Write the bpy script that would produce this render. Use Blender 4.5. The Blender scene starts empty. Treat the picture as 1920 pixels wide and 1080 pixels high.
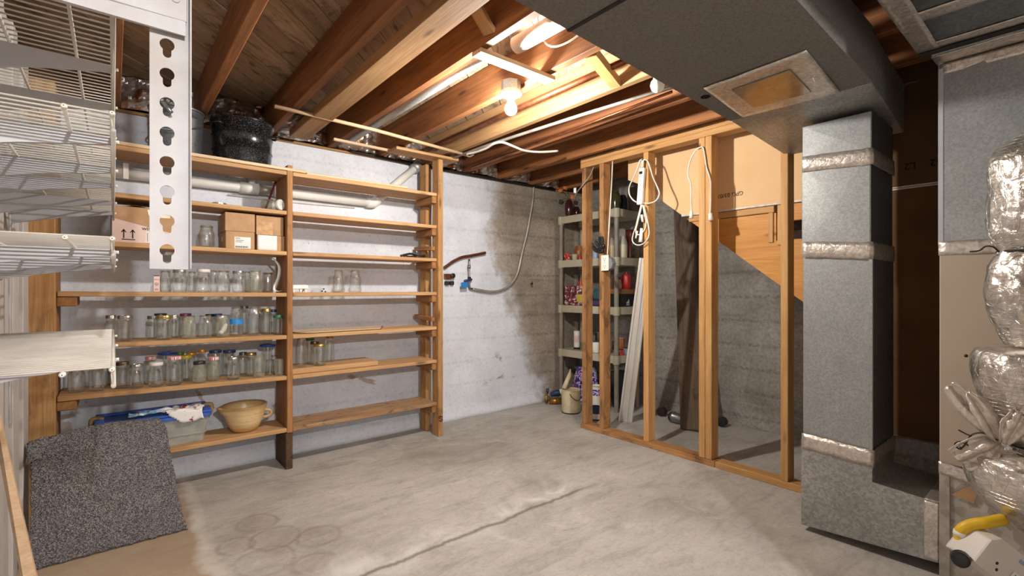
import bpy, bmesh, math, random
from mathutils import Vector, Matrix, noise

random.seed(7)
SC = bpy.context.scene
COL = SC.collection
V = Vector

# ------------------------------------------------------------------ camera
F, CX, CY, H = 900.0, 960.0, 541.0, 1.1
AZ = math.radians(50.3)
CA, SA = math.cos(AZ), math.sin(AZ)
cam_d = bpy.data.cameras.new('camera')
cam_d.sensor_width = 36.0
cam_d.lens = F / 1920.0 * 36.0
cam_d.shift_y = 1.0 / 1920.0
cam_d.clip_start = 0.02
cam = bpy.data.objects.new('camera', cam_d)
cam.location = (0, 0, H)
cam.rotation_euler = (math.pi / 2, 0, AZ - math.pi / 2)
COL.objects.link(cam)
SC.camera = cam

# ------------------------------------------------------------------ world, exposure
wd = bpy.data.worlds.new('world')
SC.world = wd
wd.use_nodes = True
wd.node_tree.nodes['Background'].inputs[0].default_value = (1.0, 0.98, 0.96, 1)
wd.node_tree.nodes['Background'].inputs[1].default_value = 0.55
SC.view_settings.view_transform = 'Standard'
SC.view_settings.look = 'None'
SC.view_settings.gamma = 1.0
SC.view_settings.use_curve_mapping = False
SC.view_settings.exposure = 0.6
BULB_CEILING = 1850.0      # emission of the visible bulb's glass
BULB_ENTRY = 4600.0        # emission of the second bulb, behind the camera


def at(u, v, X=None, Y=None, Z=None):
    """Point of the room seen at photo position (u, v) on a plane X=, Y= or Z=."""
    t = (u - CX) / F
    dx, dy, dz = CA + t * SA, SA - t * CA, (CY - v) / F
    if X is not None:
        k = X / dx
    elif Y is not None:
        k = Y / dy
    else:
        k = (Z - H) / dz
    return V((k * dx, k * dy, H + k * dz))


# ------------------------------------------------------------------ materials
def nt_new(name):
    m = bpy.data.materials.new(name)
    m.use_nodes = True
    nt = m.node_tree
    b = nt.nodes['Principled BSDF']
    return m, nt, b


def rgb(c):
    """sRGB 0-255 tuple -> linear rgba"""
    o = []
    for x in c:
        x /= 255.0
        o.append(x / 12.92 if x <= 0.04045 else ((x + 0.055) / 1.055) ** 2.4)
    return (o[0], o[1], o[2], 1)


class NB:
    def __init__(s, nt):
        s.nt = nt

    def n(s, typ, **kw):
        nd = s.nt.nodes.new(typ)
        for k, v in kw.items():
            setattr(nd, k, v)
        return nd

    def l(s, a, b):
        s.nt.links.new(a, b)

    def math(s, op, a, b=None, clamp=False):
        nd = s.n('ShaderNodeMath', operation=op, use_clamp=clamp)
        for i, x in enumerate((a, b)):
            if x is None:
                continue
            if isinstance(x, (int, float)):
                nd.inputs[i].default_value = x
            else:
                s.l(x, nd.inputs[i])
        return nd.outputs[0]

    def mix(s, f, a, b, blend='MIX'):
        nd = s.n('ShaderNodeMix', data_type='RGBA', blend_type=blend)
        for sock, x in ((nd.inputs[0], f), (nd.inputs[6], a), (nd.inputs[7], b)):
            if isinstance(x, (int, float)):
                sock.default_value = x
            elif isinstance(x, tuple):
                sock.default_value = x
            else:
                s.l(x, sock)
        return nd.outputs[2]

    def ramp(s, f, stops, interp='LINEAR'):
        nd = s.n('ShaderNodeValToRGB')
        cr = nd.color_ramp
        cr.interpolation = interp
        while len(cr.elements) < len(stops):
            cr.elements.new(0.5)
        for e, (p, c) in zip(cr.elements, stops):
            e.position = p
            e.color = c if isinstance(c, tuple) else (c, c, c, 1)
        s.l(f, nd.inputs[0])
        return nd.outputs[0]

    def coord(s, scale=(1, 1, 1), kind='Object', rnd=0.0):
        tc = s.n('ShaderNodeTexCoord')
        out = tc.outputs[kind]
        if rnd:
            oi = s.n('ShaderNodeObjectInfo')
            mu = s.math('MULTIPLY', oi.outputs['Random'], rnd)
            va = s.n('ShaderNodeVectorMath', operation='ADD')
            s.l(out, va.inputs[0])
            s.l(mu, va.inputs[1])
            out = va.outputs[0]
        mp = s.n('ShaderNodeMapping')
        mp.inputs['Scale'].default_value = scale
        s.l(out, mp.inputs[0])
        return mp.outputs[0]

    def noise(s, vec, scale, detail=4, rough=0.55, dist=0.0):
        nd = s.n('ShaderNodeTexNoise')
        nd.inputs['Scale'].default_value = scale
        nd.inputs['Detail'].default_value = detail
        nd.inputs['Roughness'].default_value = rough
        nd.inputs['Distortion'].default_value = dist
        s.l(vec, nd.inputs['Vector'])
        return nd.outputs['Fac']

    def voro(s, vec, scale, feature='F1'):
        nd = s.n('ShaderNodeTexVoronoi', feature=feature)
        nd.inputs['Scale'].default_value = scale
        s.l(vec, nd.inputs['Vector'])
        return nd

    def bump(s, h, strength, dist, bsdf):
        nd = s.n('ShaderNodeBump')
        nd.inputs['Strength'].default_value = strength
        nd.inputs['Distance'].default_value = dist
        s.l(h, nd.inputs['Height'])
        s.l(nd.outputs[0], bsdf.inputs['Normal'])

    def sep(s, vec):
        nd = s.n('ShaderNodeSeparateXYZ')
        s.l(vec, nd.inputs[0])
        return nd.outputs


def plain(name, c, rough=0.5, metal=0.0, c2=None, scale=30, bump=0.0, bscale=None, spec=0.5, rnd=5.0, trans=0.0):
    m, nt, b = nt_new(name)
    nb = NB(nt)
    b.inputs['Roughness'].default_value = rough
    b.inputs['Metallic'].default_value = metal
    b.inputs['Specular IOR Level'].default_value = spec
    co = nb.coord(rnd=rnd)
    f = nb.noise(co, scale, 5)
    if c2 is None:
        c2 = tuple(max(0, int(x * 0.82)) for x in c)
    nb.l(nb.ramp(f, [(0.3, rgb(c2)), (0.65, rgb(c))]), b.inputs['Base Color'])
    if bump:
        nb.bump(nb.noise(co, bscale or scale * 3, 4), bump, 0.004, b)
    if trans:
        b.inputs['Transmission Weight'].default_value = trans
    return m


def wood(name, light, dark, deep=None, rough=0.65, grain=1.0, stain=0.0, knots=True, spec=0.3, var=0.22):
    """Plank wood with the grain along the object's own X axis."""
    m, nt, b = nt_new(name)
    nb = NB(nt)
    b.inputs['Roughness'].default_value = rough
    b.inputs['Specular IOR Level'].default_value = spec
    deep = deep or tuple(int(x * 0.6) for x in dark)
    c1 = nb.coord((1.6 * grain, 22 * grain, 22 * grain), rnd=23.0)
    c2 = nb.coord((6 * grain, 160 * grain, 160 * grain), rnd=23.0)
    c3 = nb.coord((2.0, 5.0, 5.0), rnd=31.0)
    n1 = nb.noise(c1, 1.0, 6, 0.6, 0.9)
    n2 = nb.noise(c2, 1.0, 3, 0.6)
    n3 = nb.noise(c3, 1.2, 3, 0.5)
    base = nb.ramp(n1, [(0.28, rgb(dark)), (0.62, rgb(light))])
    base = nb.mix(nb.math('MULTIPLY', nb.ramp(n2, [(0.35, 1.0), (0.6, 0.0)]), 0.35), base, rgb(deep))
    lg = nb.ramp(n3, [(0.35, 0.0), (0.7, 1.0)])
    base = nb.mix(nb.math('MULTIPLY', lg, 0.35), base, rgb(dark))
    oi = nb.n('ShaderNodeObjectInfo')
    base = nb.mix(nb.math('MULTIPLY', oi.outputs['Random'], var), base, rgb(deep))
    if knots:
        vo = nb.voro(nb.coord((2.2, 9, 9), rnd=17.0), 1.0)
        k = nb.ramp(vo.outputs['Distance'], [(0.05, 1.0), (0.13, 0.0)])
        base = nb.mix(nb.math('MULTIPLY', k, 0.75), base, rgb(tuple(int(x * 0.7) for x in deep)))
    if stain:
        st = nb.ramp(nb.noise(nb.coord((3, 6, 6), rnd=11.0), 2.0, 6, 0.7, 1.0), [(0.52, 0.0), (0.68, 1.0)])
        base = nb.mix(nb.math('MULTIPLY', st, stain), base, rgb((38, 30, 26)))
    nb.l(base, b.inputs['Base Color'])
    nb.bump(n2, 0.25, 0.002, b)
    return m


def galv(name, c, c2, rough=0.42, metal=0.75, scale=60, big=2.5):
    m, nt, b = nt_new(name)
    nb = NB(nt)
    co = nb.coord(rnd=9.0)
    vo = nb.voro(co, scale)
    sp = nb.sep(vo.outputs['Color'])
    base = nb.ramp(sp[0], [(0.0, rgb(c2)), (1.0, rgb(c))])
    n = nb.noise(co, big, 5, 0.6)
    base = nb.mix(nb.ramp(n, [(0.45, 0.0), (0.75, 0.55)]), base, rgb(tuple(int(x * 0.72) for x in c2)))
    nb.l(base, b.inputs['Base Color'])
    b.inputs['Metallic'].default_value = metal
    nb.l(nb.ramp(n, [(0.3, rough - 0.08), (0.8, rough + 0.14)]), b.inputs['Roughness'])
    nb.bump(n, 0.25, 0.004, b)
    return m


def foil(name, c=(222, 216, 208), rough=0.2, metal=0.95, scrim=0.0, crinkle=28, tint=None, strength=0.9):
    m, nt, b = nt_new(name)
    nb = NB(nt)
    co = nb.coord(rnd=4.0)
    n = nb.noise(co, crinkle, 5, 0.65, 1.2)
    vo = nb.voro(co, crinkle * 0.8, 'DISTANCE_TO_EDGE')
    hgt = nb.math('ADD', n, nb.math('MULTIPLY', nb.math('MINIMUM', vo.outputs['Distance'], 0.25), 1.2))
    base = nb.ramp(n, [(0.3, rgb(tuple(int(x * 0.78) for x in c))), (0.6, rgb(c))])
    if tint:
        base = nb.mix(nb.ramp(nb.noise(co, 9, 4), [(0.5, 0.0), (0.62, 1.0)]), base, rgb(tint))
    if scrim:
        tc = nb.sep(nb.coord((scrim, scrim, scrim)))
        g1 = nb.math('ABSOLUTE', nb.math('SUBTRACT', nb.math('FRACT', tc[2]), 0.5))
        g2 = nb.math('ABSOLUTE', nb.math('SUBTRACT', nb.math('FRACT', nb.math('SUBTRACT', tc[1], nb.math('MULTIPLY', tc[0], 0.8))), 0.5))
        g = nb.math('MINIMUM', g1, g2)
        ln = nb.ramp(g, [(0.04, 1.0), (0.09, 0.0)])
        base = nb.mix(nb.math('MULTIPLY', ln, 0.35), base, rgb((245, 242, 238)))
        hgt = nb.math('ADD', hgt, nb.math('MULTIPLY', ln, 0.35))
    nb.l(base, b.inputs['Base Color'])
    b.inputs['Metallic'].default_value = metal
    b.inputs['Roughness'].default_value = rough
    nb.bump(hgt, strength, 0.006, b)
    return m


def glass(name, tint=(226, 232, 228), gloss=0.08, edge=(120, 128, 124), haze=0.0, emboss=0.3):
    m, nt, b = nt_new(name)
    nt.nodes.remove(b)
    nb = NB(nt)
    out = nt.nodes['Material Output']
    tr = nb.n('ShaderNodeBsdfTransparent')
    gl = nb.n('ShaderNodeBsdfGlossy')
    gl.inputs['Roughness'].default_value = 0.04
    gl.inputs['Color'].default_value = (0.95, 0.95, 0.95, 1)
    df = nb.n('ShaderNodeBsdfDiffuse')
    df.inputs['Color'].default_value = rgb((205, 205, 195))
    lw = nb.n('ShaderNodeLayerWeight')
    lw.inputs['Blend'].default_value = 0.35
    nb.l(nb.mix(nb.ramp(lw.outputs['Facing'], [(0.66, 0.0), (0.93, 1.0)]), rgb(tint), rgb(edge)), tr.inputs[0])
    co = nb.coord(rnd=9.0)
    bp = nb.n('ShaderNodeBump')
    bp.inputs['Strength'].default_value = emboss
    bp.inputs['Distance'].default_value = 0.004
    nb.l(nb.noise(co, 55, 3), bp.inputs['Height'])
    nb.l(bp.outputs[0], gl.inputs['Normal'])
    ms = nb.n('ShaderNodeMixShader')
    nb.l(nb.ramp(lw.outputs['Fresnel'], [(0.0, gloss), (0.8, 0.5)]), ms.inputs[0])
    nb.l(tr.outputs[0], ms.inputs[1])
    nb.l(gl.outputs[0], ms.inputs[2])
    m2 = nb.n('ShaderNodeMixShader')
    nb.l(nb.ramp(nb.noise(co, 14, 3), [(0.3, haze * 0.6), (0.7, haze)]), m2.inputs[0])
    nb.l(ms.outputs[0], m2.inputs[1])
    nb.l(df.outputs[0], m2.inputs[2])
    nb.l(m2.outputs[0], out.inputs[0])
    return m


def emit(name, c, s):
    m, nt, b = nt_new(name)
    b.inputs['Base Color'].default_value = (1, 1, 1, 1)
    b.inputs['Emission Color'].default_value = c
    b.inputs['Emission Strength'].default_value = s
    return m


def concrete_wall(name, painted, back=False):
    m, nt, b = nt_new(name)
    nb = NB(nt)
    b.inputs['Roughness'].default_value = 0.85
    b.inputs['Specular IOR Level'].default_value = 0.2
    co = nb.coord()
    x, y, z = nb.sep(co)
    n1 = nb.noise(co, 3.0, 6, 0.62)
    n2 = nb.noise(co, 45.0, 5, 0.7)
    n3 = nb.noise(nb.coord((1.5, 1.5, 14)), 1.0, 5, 0.6)
    raw = nb.ramp(n1, [(0.3, rgb((134, 122, 108) if painted else (132, 127, 120))), (0.7, rgb((176, 164, 148) if painted else (178, 173, 166)))])
    raw = nb.mix(nb.ramp(n2, [(0.35, 0.5), (0.6, 0.0)]), raw, rgb((104, 97, 90)))
    raw = nb.mix(nb.ramp(n3, [(0.55, 0.0), (0.75, 0.55)]), raw, rgb((98, 88, 78)))
    # form-board lines every 0.19 m
    fr = nb.math('FRACT', nb.math('ADD', nb.math('MULTIPLY', z, 1 / 0.19), nb.math('MULTIPLY', n1, 0.10)))
    ln = nb.ramp(nb.math('ABSOLUTE', nb.math('SUBTRACT', fr, 0.5)), [(0.03, 1.0), (0.09, 0.0)])
    lnm = nb.math('MULTIPLY', ln, nb.ramp(n2, [(0.35, 1.0), (0.6, 0.25)]))
    raw = nb.mix(nb.math('MULTIPLY', lnm, 0.42), raw, rgb((84, 76, 68)))
    pits = nb.ramp(nb.voro(co, 22).outputs['Distance'], [(0.06, 1.0), (0.11, 0.0)])
    pitm = nb.math('MULTIPLY', pits, nb.ramp(nb.noise(co, 7, 2), [(0.5, 0.0), (0.6, 1.0)]))
    raw = nb.mix(nb.math('MULTIPLY', pitm, 0.7), raw, rgb((66, 58, 52)))
    base = raw
    if painted:
        pc = nb.ramp(nb.noise(co, 2.2, 6, 0.6), [(0.3, rgb((194, 197, 204))), (0.7, rgb((222, 225, 232)))])
        pc = nb.mix(nb.ramp(n2, [(0.3, 0.35), (0.5, 0.0)]), pc, rgb((166, 162, 160)))
        pc = nb.mix(nb.math('MULTIPLY', lnm, 0.18), pc, rgb((150, 145, 142)))
        pc = nb.mix(nb.math('MULTIPLY', pitm, 0.5), pc, rgb((96, 88, 82)))
        # painted up to a ragged edge that runs further right near the floor
        edge = nb.math('ADD', 2.68, nb.math('MULTIPLY', nb.math('MAXIMUM', nb.math('SUBTRACT', 1.45, z), 0.0), 0.42))
        edge = nb.math('ADD', edge, nb.math('MULTIPLY', nb.math('SUBTRACT', nb.noise(co, 4.0, 5, 0.65), 0.5), 0.55))
        k = nb.ramp(nb.math('ADD', nb.math('SUBTRACT', edge, x), 0.5), [(0.40, 0.0), (0.60, 1.0)])
        # flaked paint low on the wall between the uprights
        fl = nb.ramp(nb.noise(nb.coord((1.0, 1.0, 1.8)), 3.4, 6, 0.6, 0.6), [(0.60, 0.0), (0.62, 1.0)])
        lo = nb.math('MULTIPLY', nb.ramp(z, [(0.22, 0.0), (0.28, 1.0)]), nb.ramp(z, [(0.46, 1.0), (0.54, 0.0)]))
        k2 = nb.math('SUBTRACT', k, nb.math('MULTIPLY', fl, lo), clamp=True)
        base = nb.mix(k2, nb.mix(0.45, raw, rgb((190, 178, 172))), pc)
        base = nb.mix(nb.math('SUBTRACT', 1.0, k), base, raw)
    nb.l(base, b.inputs['Base Color'])
    hh = nb.math('SUBTRACT', nb.math('MULTIPLY', n2, 0.5), nb.math('ADD', nb.math('MULTIPLY', lnm, 0.6), pitm))
    nb.bump(hh, 0.4, 0.006, b)
    return m


def floor_mat():
    m, nt, b = nt_new('worn_concrete_floor')
    nb = NB(nt)
    b.inputs['Specular IOR Level'].default_value = 0.3
    co = nb.coord()
    x, y, z = nb.sep(co)
    n1 = nb.noise(co, 1.3, 7, 0.62, 0.4)
    n2 = nb.noise(nb.coord((1.5, 5.5, 1)), 1.6, 7, 0.66, 0.6)
    n3 = nb.noise(co, 60, 5, 0.7)
    n4 = nb.noise(co, 4.2, 6, 0.6, 0.8)
    n5 = nb.noise(nb.coord((14, 26, 1)), 1.0, 6, 0.7, 0.8)
    base = nb.ramp(n1, [(0.28, rgb((146, 140, 132))), (0.5, rgb((178, 173, 166))), (0.75, rgb((192, 187, 180)))])
    base = nb.mix(nb.ramp(n2, [(0.5, 0.0), (0.72, 0.55)]), base, rgb((126, 119, 110)))
    base = nb.mix(nb.ramp(n4, [(0.58, 0.0), (0.75, 0.5)]), base, rgb((212, 208, 200)))
    base = nb.mix(nb.ramp(n3, [(0.3, 0.3), (0.5, 0.0)]), base, rgb((120, 112, 102)))
    base = nb.mix(nb.ramp(n5, [(0.52, 0.0), (0.74, 0.5)]), base, rgb((138, 126, 112)))
    base = nb.mix(nb.ramp(n5, [(0.26, 0.4), (0.44, 0.0)]), base, rgb((206, 201, 193)))
    # brownish patch of bare slab in the corner by the carpet
    ex = nb.math('ADD', x, nb.math('MULTIPLY', nb.math('SUBTRACT', nb.noise(co, 5, 5), 0.5), 0.16))
    brown = nb.ramp(nb.math('ADD', nb.math('SUBTRACT', 0.27, ex), 0.5), [(0.48, 0.0), (0.51, 1.0)])
    base = nb.mix(nb.math('MULTIPLY', brown, 0.75), base, nb.ramp(n1, [(0.3, rgb((140, 115, 86))), (0.7, rgb((178, 152, 122)))]))
    rd = nb.ramp(nb.math('ABSOLUTE', nb.math('SUBTRACT', ex, 0.30)), [(0.006, 1.0), (0.045, 0.0)])
    base = nb.mix(nb.math('MULTIPLY', rd, nb.ramp(n4, [(0.35, 0.2), (0.6, 0.85)])), base, rgb((206, 198, 186)))
    # ring stains left by pots
    for (rx, ry, rr) in ((0.52, 2.50, .085), (0.70, 2.19, .09), (0.47, 2.13, .11), (0.40, 2.33, .07), (0.55, 2.30, .10), (0.62, 1.98, .08)):
        dx = nb.math('SUBTRACT', x, rx)
        dy = nb.math('SUBTRACT', y, ry)
        d = nb.math('SQRT', nb.math('ADD', nb.math('MULTIPLY', dx, dx), nb.math('MULTIPLY', dy, dy)))
        d = nb.math('ADD', d, nb.math('MULTIPLY', nb.math('SUBTRACT', nb.noise(co, 7, 3), 0.5), 0.05))
        rg = nb.ramp(nb.math('ABSOLUTE', nb.math('SUBTRACT', d, rr)), [(0.002, 1.0), (0.016, 0.0)])
        inn = nb.ramp(d, [(rr - 0.03, 0.45), (rr, 0.0)])
        base = nb.mix(nb.math('MULTIPLY', nb.math('MULTIPLY', nb.math('MAXIMUM', rg, inn), nb.ramp(n4, [(0.35, 1.0), (0.62, 0.25)])), 0.6), base, rgb((128, 112, 94)))
    # the crack running across the slab, with efflorescence beside it
    wob = nb.math('MULTIPLY', nb.math('SUBTRACT', nb.noise(nb.coord((2.5, 0, 0)), 1.6, 5, 0.65), 0.5), 0.10)
    cy = nb.math('SUBTRACT', nb.math('ADD', y, wob), 1.78)
    span = nb.math('MULTIPLY', nb.ramp(nb.math('MULTIPLY', x, 0.25), [(0.10, 0.0), (0.16, 1.0)]), nb.ramp(nb.math('MULTIPLY', x, 0.25), [(0.48, 1.0), (0.53, 0.0)]))
    cr = nb.math('MULTIPLY', nb.ramp(nb.math('ABSOLUTE', cy), [(0.003, 1.0), (0.018, 0.0)]), span)
    ef = nb.math('MULTIPLY', nb.ramp(nb.math('ABSOLUTE', nb.math('SUBTRACT', cy, 0.06)), [(0.0, 1.0), (0.17, 0.0)]), nb.ramp(n4, [(0.42, 0.0), (0.62, 0.8)]))
    base = nb.mix(nb.math('MULTIPLY', ef, span), base, rgb((216, 213, 208)))
    base = nb.mix(nb.math('MULTIPLY', cr, 0.75), base, rgb((104, 94, 82)))
    nb.l(base, b.inputs['Base Color'])
    nb.l(nb.ramp(n1, [(0.3, 0.55), (0.7, 0.75)]), b.inputs['Roughness'])
    nb.bump(nb.math('SUBTRACT', nb.math('ADD', nb.math('MULTIPLY', n3, 0.4), n4), nb.math('MULTIPLY', cr, 1.0)), 0.25, 0.006, b)
    return m


M = {}
M['floor'] = floor_mat()
M['wall_paint'] = concrete_wall('whitewashed_concrete', True)
M['wall_raw'] = concrete_wall('bare_concrete', False)
M['joist'] = wood('old_joist_wood', (172, 114, 68), (118, 74, 42), (70, 42, 26), rough=0.7)
M['joist_l'] = wood('pale_joist_wood', (184, 146, 102), (148, 110, 72), (106, 74, 46), rough=0.7)
M['joist_r'] = wood('red_joist_wood', (166, 108, 70), (124, 76, 46), (88, 52, 30), rough=0.7)
M['plank'] = wood('old_subfloor_wood', (196, 168, 138), (150, 124, 98), (96, 74, 56), rough=0.8, stain=0.7, var=0.45)
M['stud'] = wood('stud_pine', (214, 170, 112), (184, 134, 80), (134, 90, 50), rough=0.6)
M['stud_old'] = wood('aged_stud_pine', (192, 142, 92), (150, 104, 64), (92, 62, 38), rough=0.65, stain=0.7)
M['shelf'] = wood('shelf_pine', (206, 166, 118), (174, 130, 86), (126, 88, 54), rough=0.6)
M['shelf_st'] = wood('stained_shelf_pine', (196, 160, 122), (160, 118, 80), (96, 66, 44), rough=0.65, stain=0.85)
M['upright'] = wood('upright_pine', (176, 128, 80), (138, 92, 52), (88, 56, 32), rough=0.65, stain=0.25)
M['upright_dk'] = wood('damp_stained_wood', (106, 80, 58), (66, 48, 36), (36, 27, 21), rough=0.8, stain=0.8)
M['post_old'] = wood('weathered_post', (196, 152, 100), (158, 112, 66), (104, 70, 40), rough=0.7, stain=0.45)
M['ply'] = wood('stringer_wood', (216, 158, 84), (190, 128, 60), (150, 96, 42), rough=0.55)
M['pale'] = wood('pale_trim_wood', (222, 196, 164), (198, 166, 130), (160, 126, 92), rough=0.6, knots=False)
M['oldboard'] = wood('grey_old_board', (122, 104, 88), (86, 70, 58), (44, 36, 30), rough=0.85, stain=0.6)
M['galv'] = galv('galvanised_steel', (176, 178, 177), (154, 157, 157), rough=0.45, metal=0.62, scale=160)
M['galv_sp'] = galv('spangled_galvanised_steel', (188, 187, 182), (150, 150, 147), rough=0.44, metal=0.6, scale=120)
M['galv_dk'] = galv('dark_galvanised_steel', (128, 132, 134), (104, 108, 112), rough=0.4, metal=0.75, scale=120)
M['liner'] = plain('grey_duct_board', (124, 120, 114), rough=0.85, c2=(104, 100, 95), scale=120, bump=0.35, bscale=260, spec=0.2)
M['tape'] = foil('foil_tape', (222, 212, 202), rough=0.34, metal=0.75, crinkle=40, strength=0.35)
M['foil'] = foil('crinkled_foil', (226, 220, 214), rough=0.3, metal=0.85, crinkle=16, tint=(150, 96, 56), strength=0.9)
M['flex'] = foil('foil_duct_jacket', (226, 218, 208), rough=0.24, metal=0.85, scrim=85, crinkle=24, strength=0.75)
M['tail'] = foil('foil_jacket_inside', (226, 216, 204), rough=0.36, metal=0.6, crinkle=26, strength=0.9)
M['brass_patch'] = galv('brushed_sheet_metal', (178, 168, 150), (160, 150, 132), rough=0.25, metal=0.9, scale=30)
M['white_metal'] = plain('white_enamel_steel', (182, 183, 188), rough=0.38, c2=(170, 171, 176), scale=6)
M['white_worn'] = plain('worn_white_steel', (186, 187, 191), rough=0.5, c2=(164, 160, 157), scale=9, bump=0.15)
M['wire'] = plain('white_vinyl_wire', (200, 195, 186), rough=0.45, c2=(182, 177, 168), scale=12)
M['panel_w'] = plain('white_panel_paint', (190, 185, 181), rough=0.6, c2=(176, 170, 166), scale=5, bump=0.15, bscale=40)
M['pvc'] = plain('white_pvc', (226, 224, 218), rough=0.35, c2=(210, 208, 202), scale=4)
M['plastic_w'] = plain('white_plastic', (230, 226, 216), rough=0.4, c2=(220, 216, 206), scale=4)
M['resin'] = plain('cream_resin', (190, 182, 160), rough=0.5, c2=(176, 168, 146), scale=6)
M['resin_post'] = plain('grey_resin_tube', (150, 143, 130), rough=0.5, scale=6)
M['black'] = plain('black_plastic', (26, 26, 28), rough=0.4, scale=20)
M['rubber'] = plain('dark_rubber', (38, 35, 33), rough=0.75, scale=20)
M['iron'] = plain('dark_iron', (62, 56, 52), rough=0.5, metal=0.6, c2=(44, 36, 30), scale=40)
M['steel'] = plain('dull_steel', (150, 150, 148), rough=0.35, metal=0.85, scale=30)
M['copper'] = plain('aged_copper', (150, 92, 60), rough=0.4, metal=0.8, c2=(104, 62, 42), scale=20)
M['brass'] = plain('old_brass', (176, 134, 60), rough=0.35, metal=0.8, c2=(120, 86, 40), scale=25)
M['conduit'] = plain('grey_conduit', (178, 172, 162), rough=0.45, metal=0.5, c2=(150, 143, 134), scale=12)
M['greywire'] = plain('grey_cable', (150, 147, 142), rough=0.6, scale=10)
M['whitewire'] = plain('white_cable', (226, 218, 204), rough=0.5, scale=10)
M['card'] = plain('brown_cardboard', (182, 146, 110), rough=0.8, c2=(168, 132, 97), scale=20, spec=0.2)
M['card_shade'] = plain('shaded_cardboard', (150, 112, 76), rough=0.85, scale=20, spec=0.2)  # brown cardboard with the box's inner shade put into the colour
M['pink'] = plain('pale_pink_print', (222, 196, 186), rough=0.75, c2=(216, 189, 179), scale=12, spec=0.2)
M['paper'] = plain('white_paper', (228, 226, 222), rough=0.7, c2=(218, 216, 212), scale=12, spec=0.2)
M['ink'] = plain('black_ink', (34, 26, 24), rough=0.8, scale=30, spec=0.1)
M['inkgrey'] = plain('grey_ink', (120, 116, 118), rough=0.8, scale=30, spec=0.1)
M['drywall'] = plain('tan_drywall_paper', (220, 186, 142), rough=0.85, c2=(210, 175, 132), scale=3, spec=0.15)
M['gypsum'] = plain('gypsum_edge', (224, 214, 204), rough=0.9, scale=30)
M['brownpaper'] = plain('brown_drywall_paper', (100, 72, 46), rough=0.8, c2=(88, 62, 39), scale=5, spec=0.2)
M['beige'] = plain('beige_cabinet_enamel', (176, 160, 142), rough=0.4, c2=(170, 154, 136), scale=3)
M['dirty'] = galv('grimy_sheet_metal', (196, 190, 180), (160, 150, 138), rough=0.5, metal=0.45, scale=40, big=7)
M['glass'] = glass('jar_glass', tint=(252, 254, 252), edge=(84, 92, 88), gloss=0.10)
M['glass_h'] = glass('hazy_jar_glass', tint=(246, 248, 238), edge=(96, 102, 92), haze=0.12, gloss=0.10)
M['glass_d'] = glass('dusky_jar_glass', tint=(222, 218, 212), edge=(90, 90, 88))
M['bin'] = glass('translucent_bin_plastic', tint=(214, 216, 214), edge=(150, 152, 150), haze=0.6, emboss=0.1)
M['bulbglass'] = emit('lit_bulb', (1.0, 0.955, 0.89, 1), BULB_CEILING)
M['bulbglass2'] = emit('lit_entry_bulb', (1.0, 0.98, 0.965, 1), BULB_ENTRY)
M['porcelain'] = plain('white_porcelain', (235, 232, 226), rough=0.25, scale=4)


def lidm(name, c, metal=0.0, rough=0.35):
    M['lid_' + name] = plain(name + '_lid', c, rough=rough, metal=metal, scale=40)


lidm('silver', (186, 182, 174), 0.85, 0.3)
lidm('gold', (196, 166, 96), 0.8, 0.3)
lidm('bronze', (110, 92, 66), 0.75, 0.35)
lidm('pewter', (112, 110, 108), 0.7, 0.35)
lidm('white', (228, 224, 216))
lidm('blue', (34, 74, 158))
lidm('navy', (36, 58, 104))
lidm('green', (34, 110, 72))
lidm('leaf', (70, 128, 52))
lidm('yellow', (222, 192, 40))
lidm('orange', (204, 146, 40), 0.3)
lidm('black', (40, 38, 38))
lidm('plum', (126, 52, 96))


def speckle(name, base, dots, scale, thr, rough=0.25):
    m, nt, b = nt_new(name)
    nb = NB(nt)
    co = nb.coord()
    d = nb.voro(co, scale).outputs['Distance']
    k = nb.ramp(d, [(thr * 0.7, 1.0), (thr, 0.0)])
    k = nb.math('MULTIPLY', k, nb.ramp(nb.noise(co, scale * 0.4, 2), [(0.42, 0.0), (0.52, 1.0)]))
    nb.l(nb.mix(k, rgb(base), rgb(dots)), b.inputs['Base Color'])
    b.inputs['Roughness'].default_value = rough
    return m


M['enamel'] = speckle('black_speckled_enamel', (20, 21, 24), (190, 192, 198), 260, 0.22, 0.2)


def check_lid():
    m, nt, b = nt_new('red_gingham_lid')
    nb = NB(nt)
    x, y, z = nb.sep(nb.coord((90, 90, 90)))
    a = nb.math('GREATER_THAN', nb.math('FRACT', nb.math('ADD', x, y)), 0.5)
    c = nb.math('GREATER_THAN', nb.math('FRACT', nb.math('SUBTRACT', x, y)), 0.5)
    f = nb.math('MULTIPLY', nb.math('ADD', a, c), 0.5)
    nb.l(nb.ramp(f, [(0.0, rgb((232, 220, 216))), (1.0, rgb((184, 34, 40)))]), b.inputs['Base Color'])
    b.inputs['Roughness'].default_value = 0.35
    return m


M['lid_check'] = check_lid()


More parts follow.
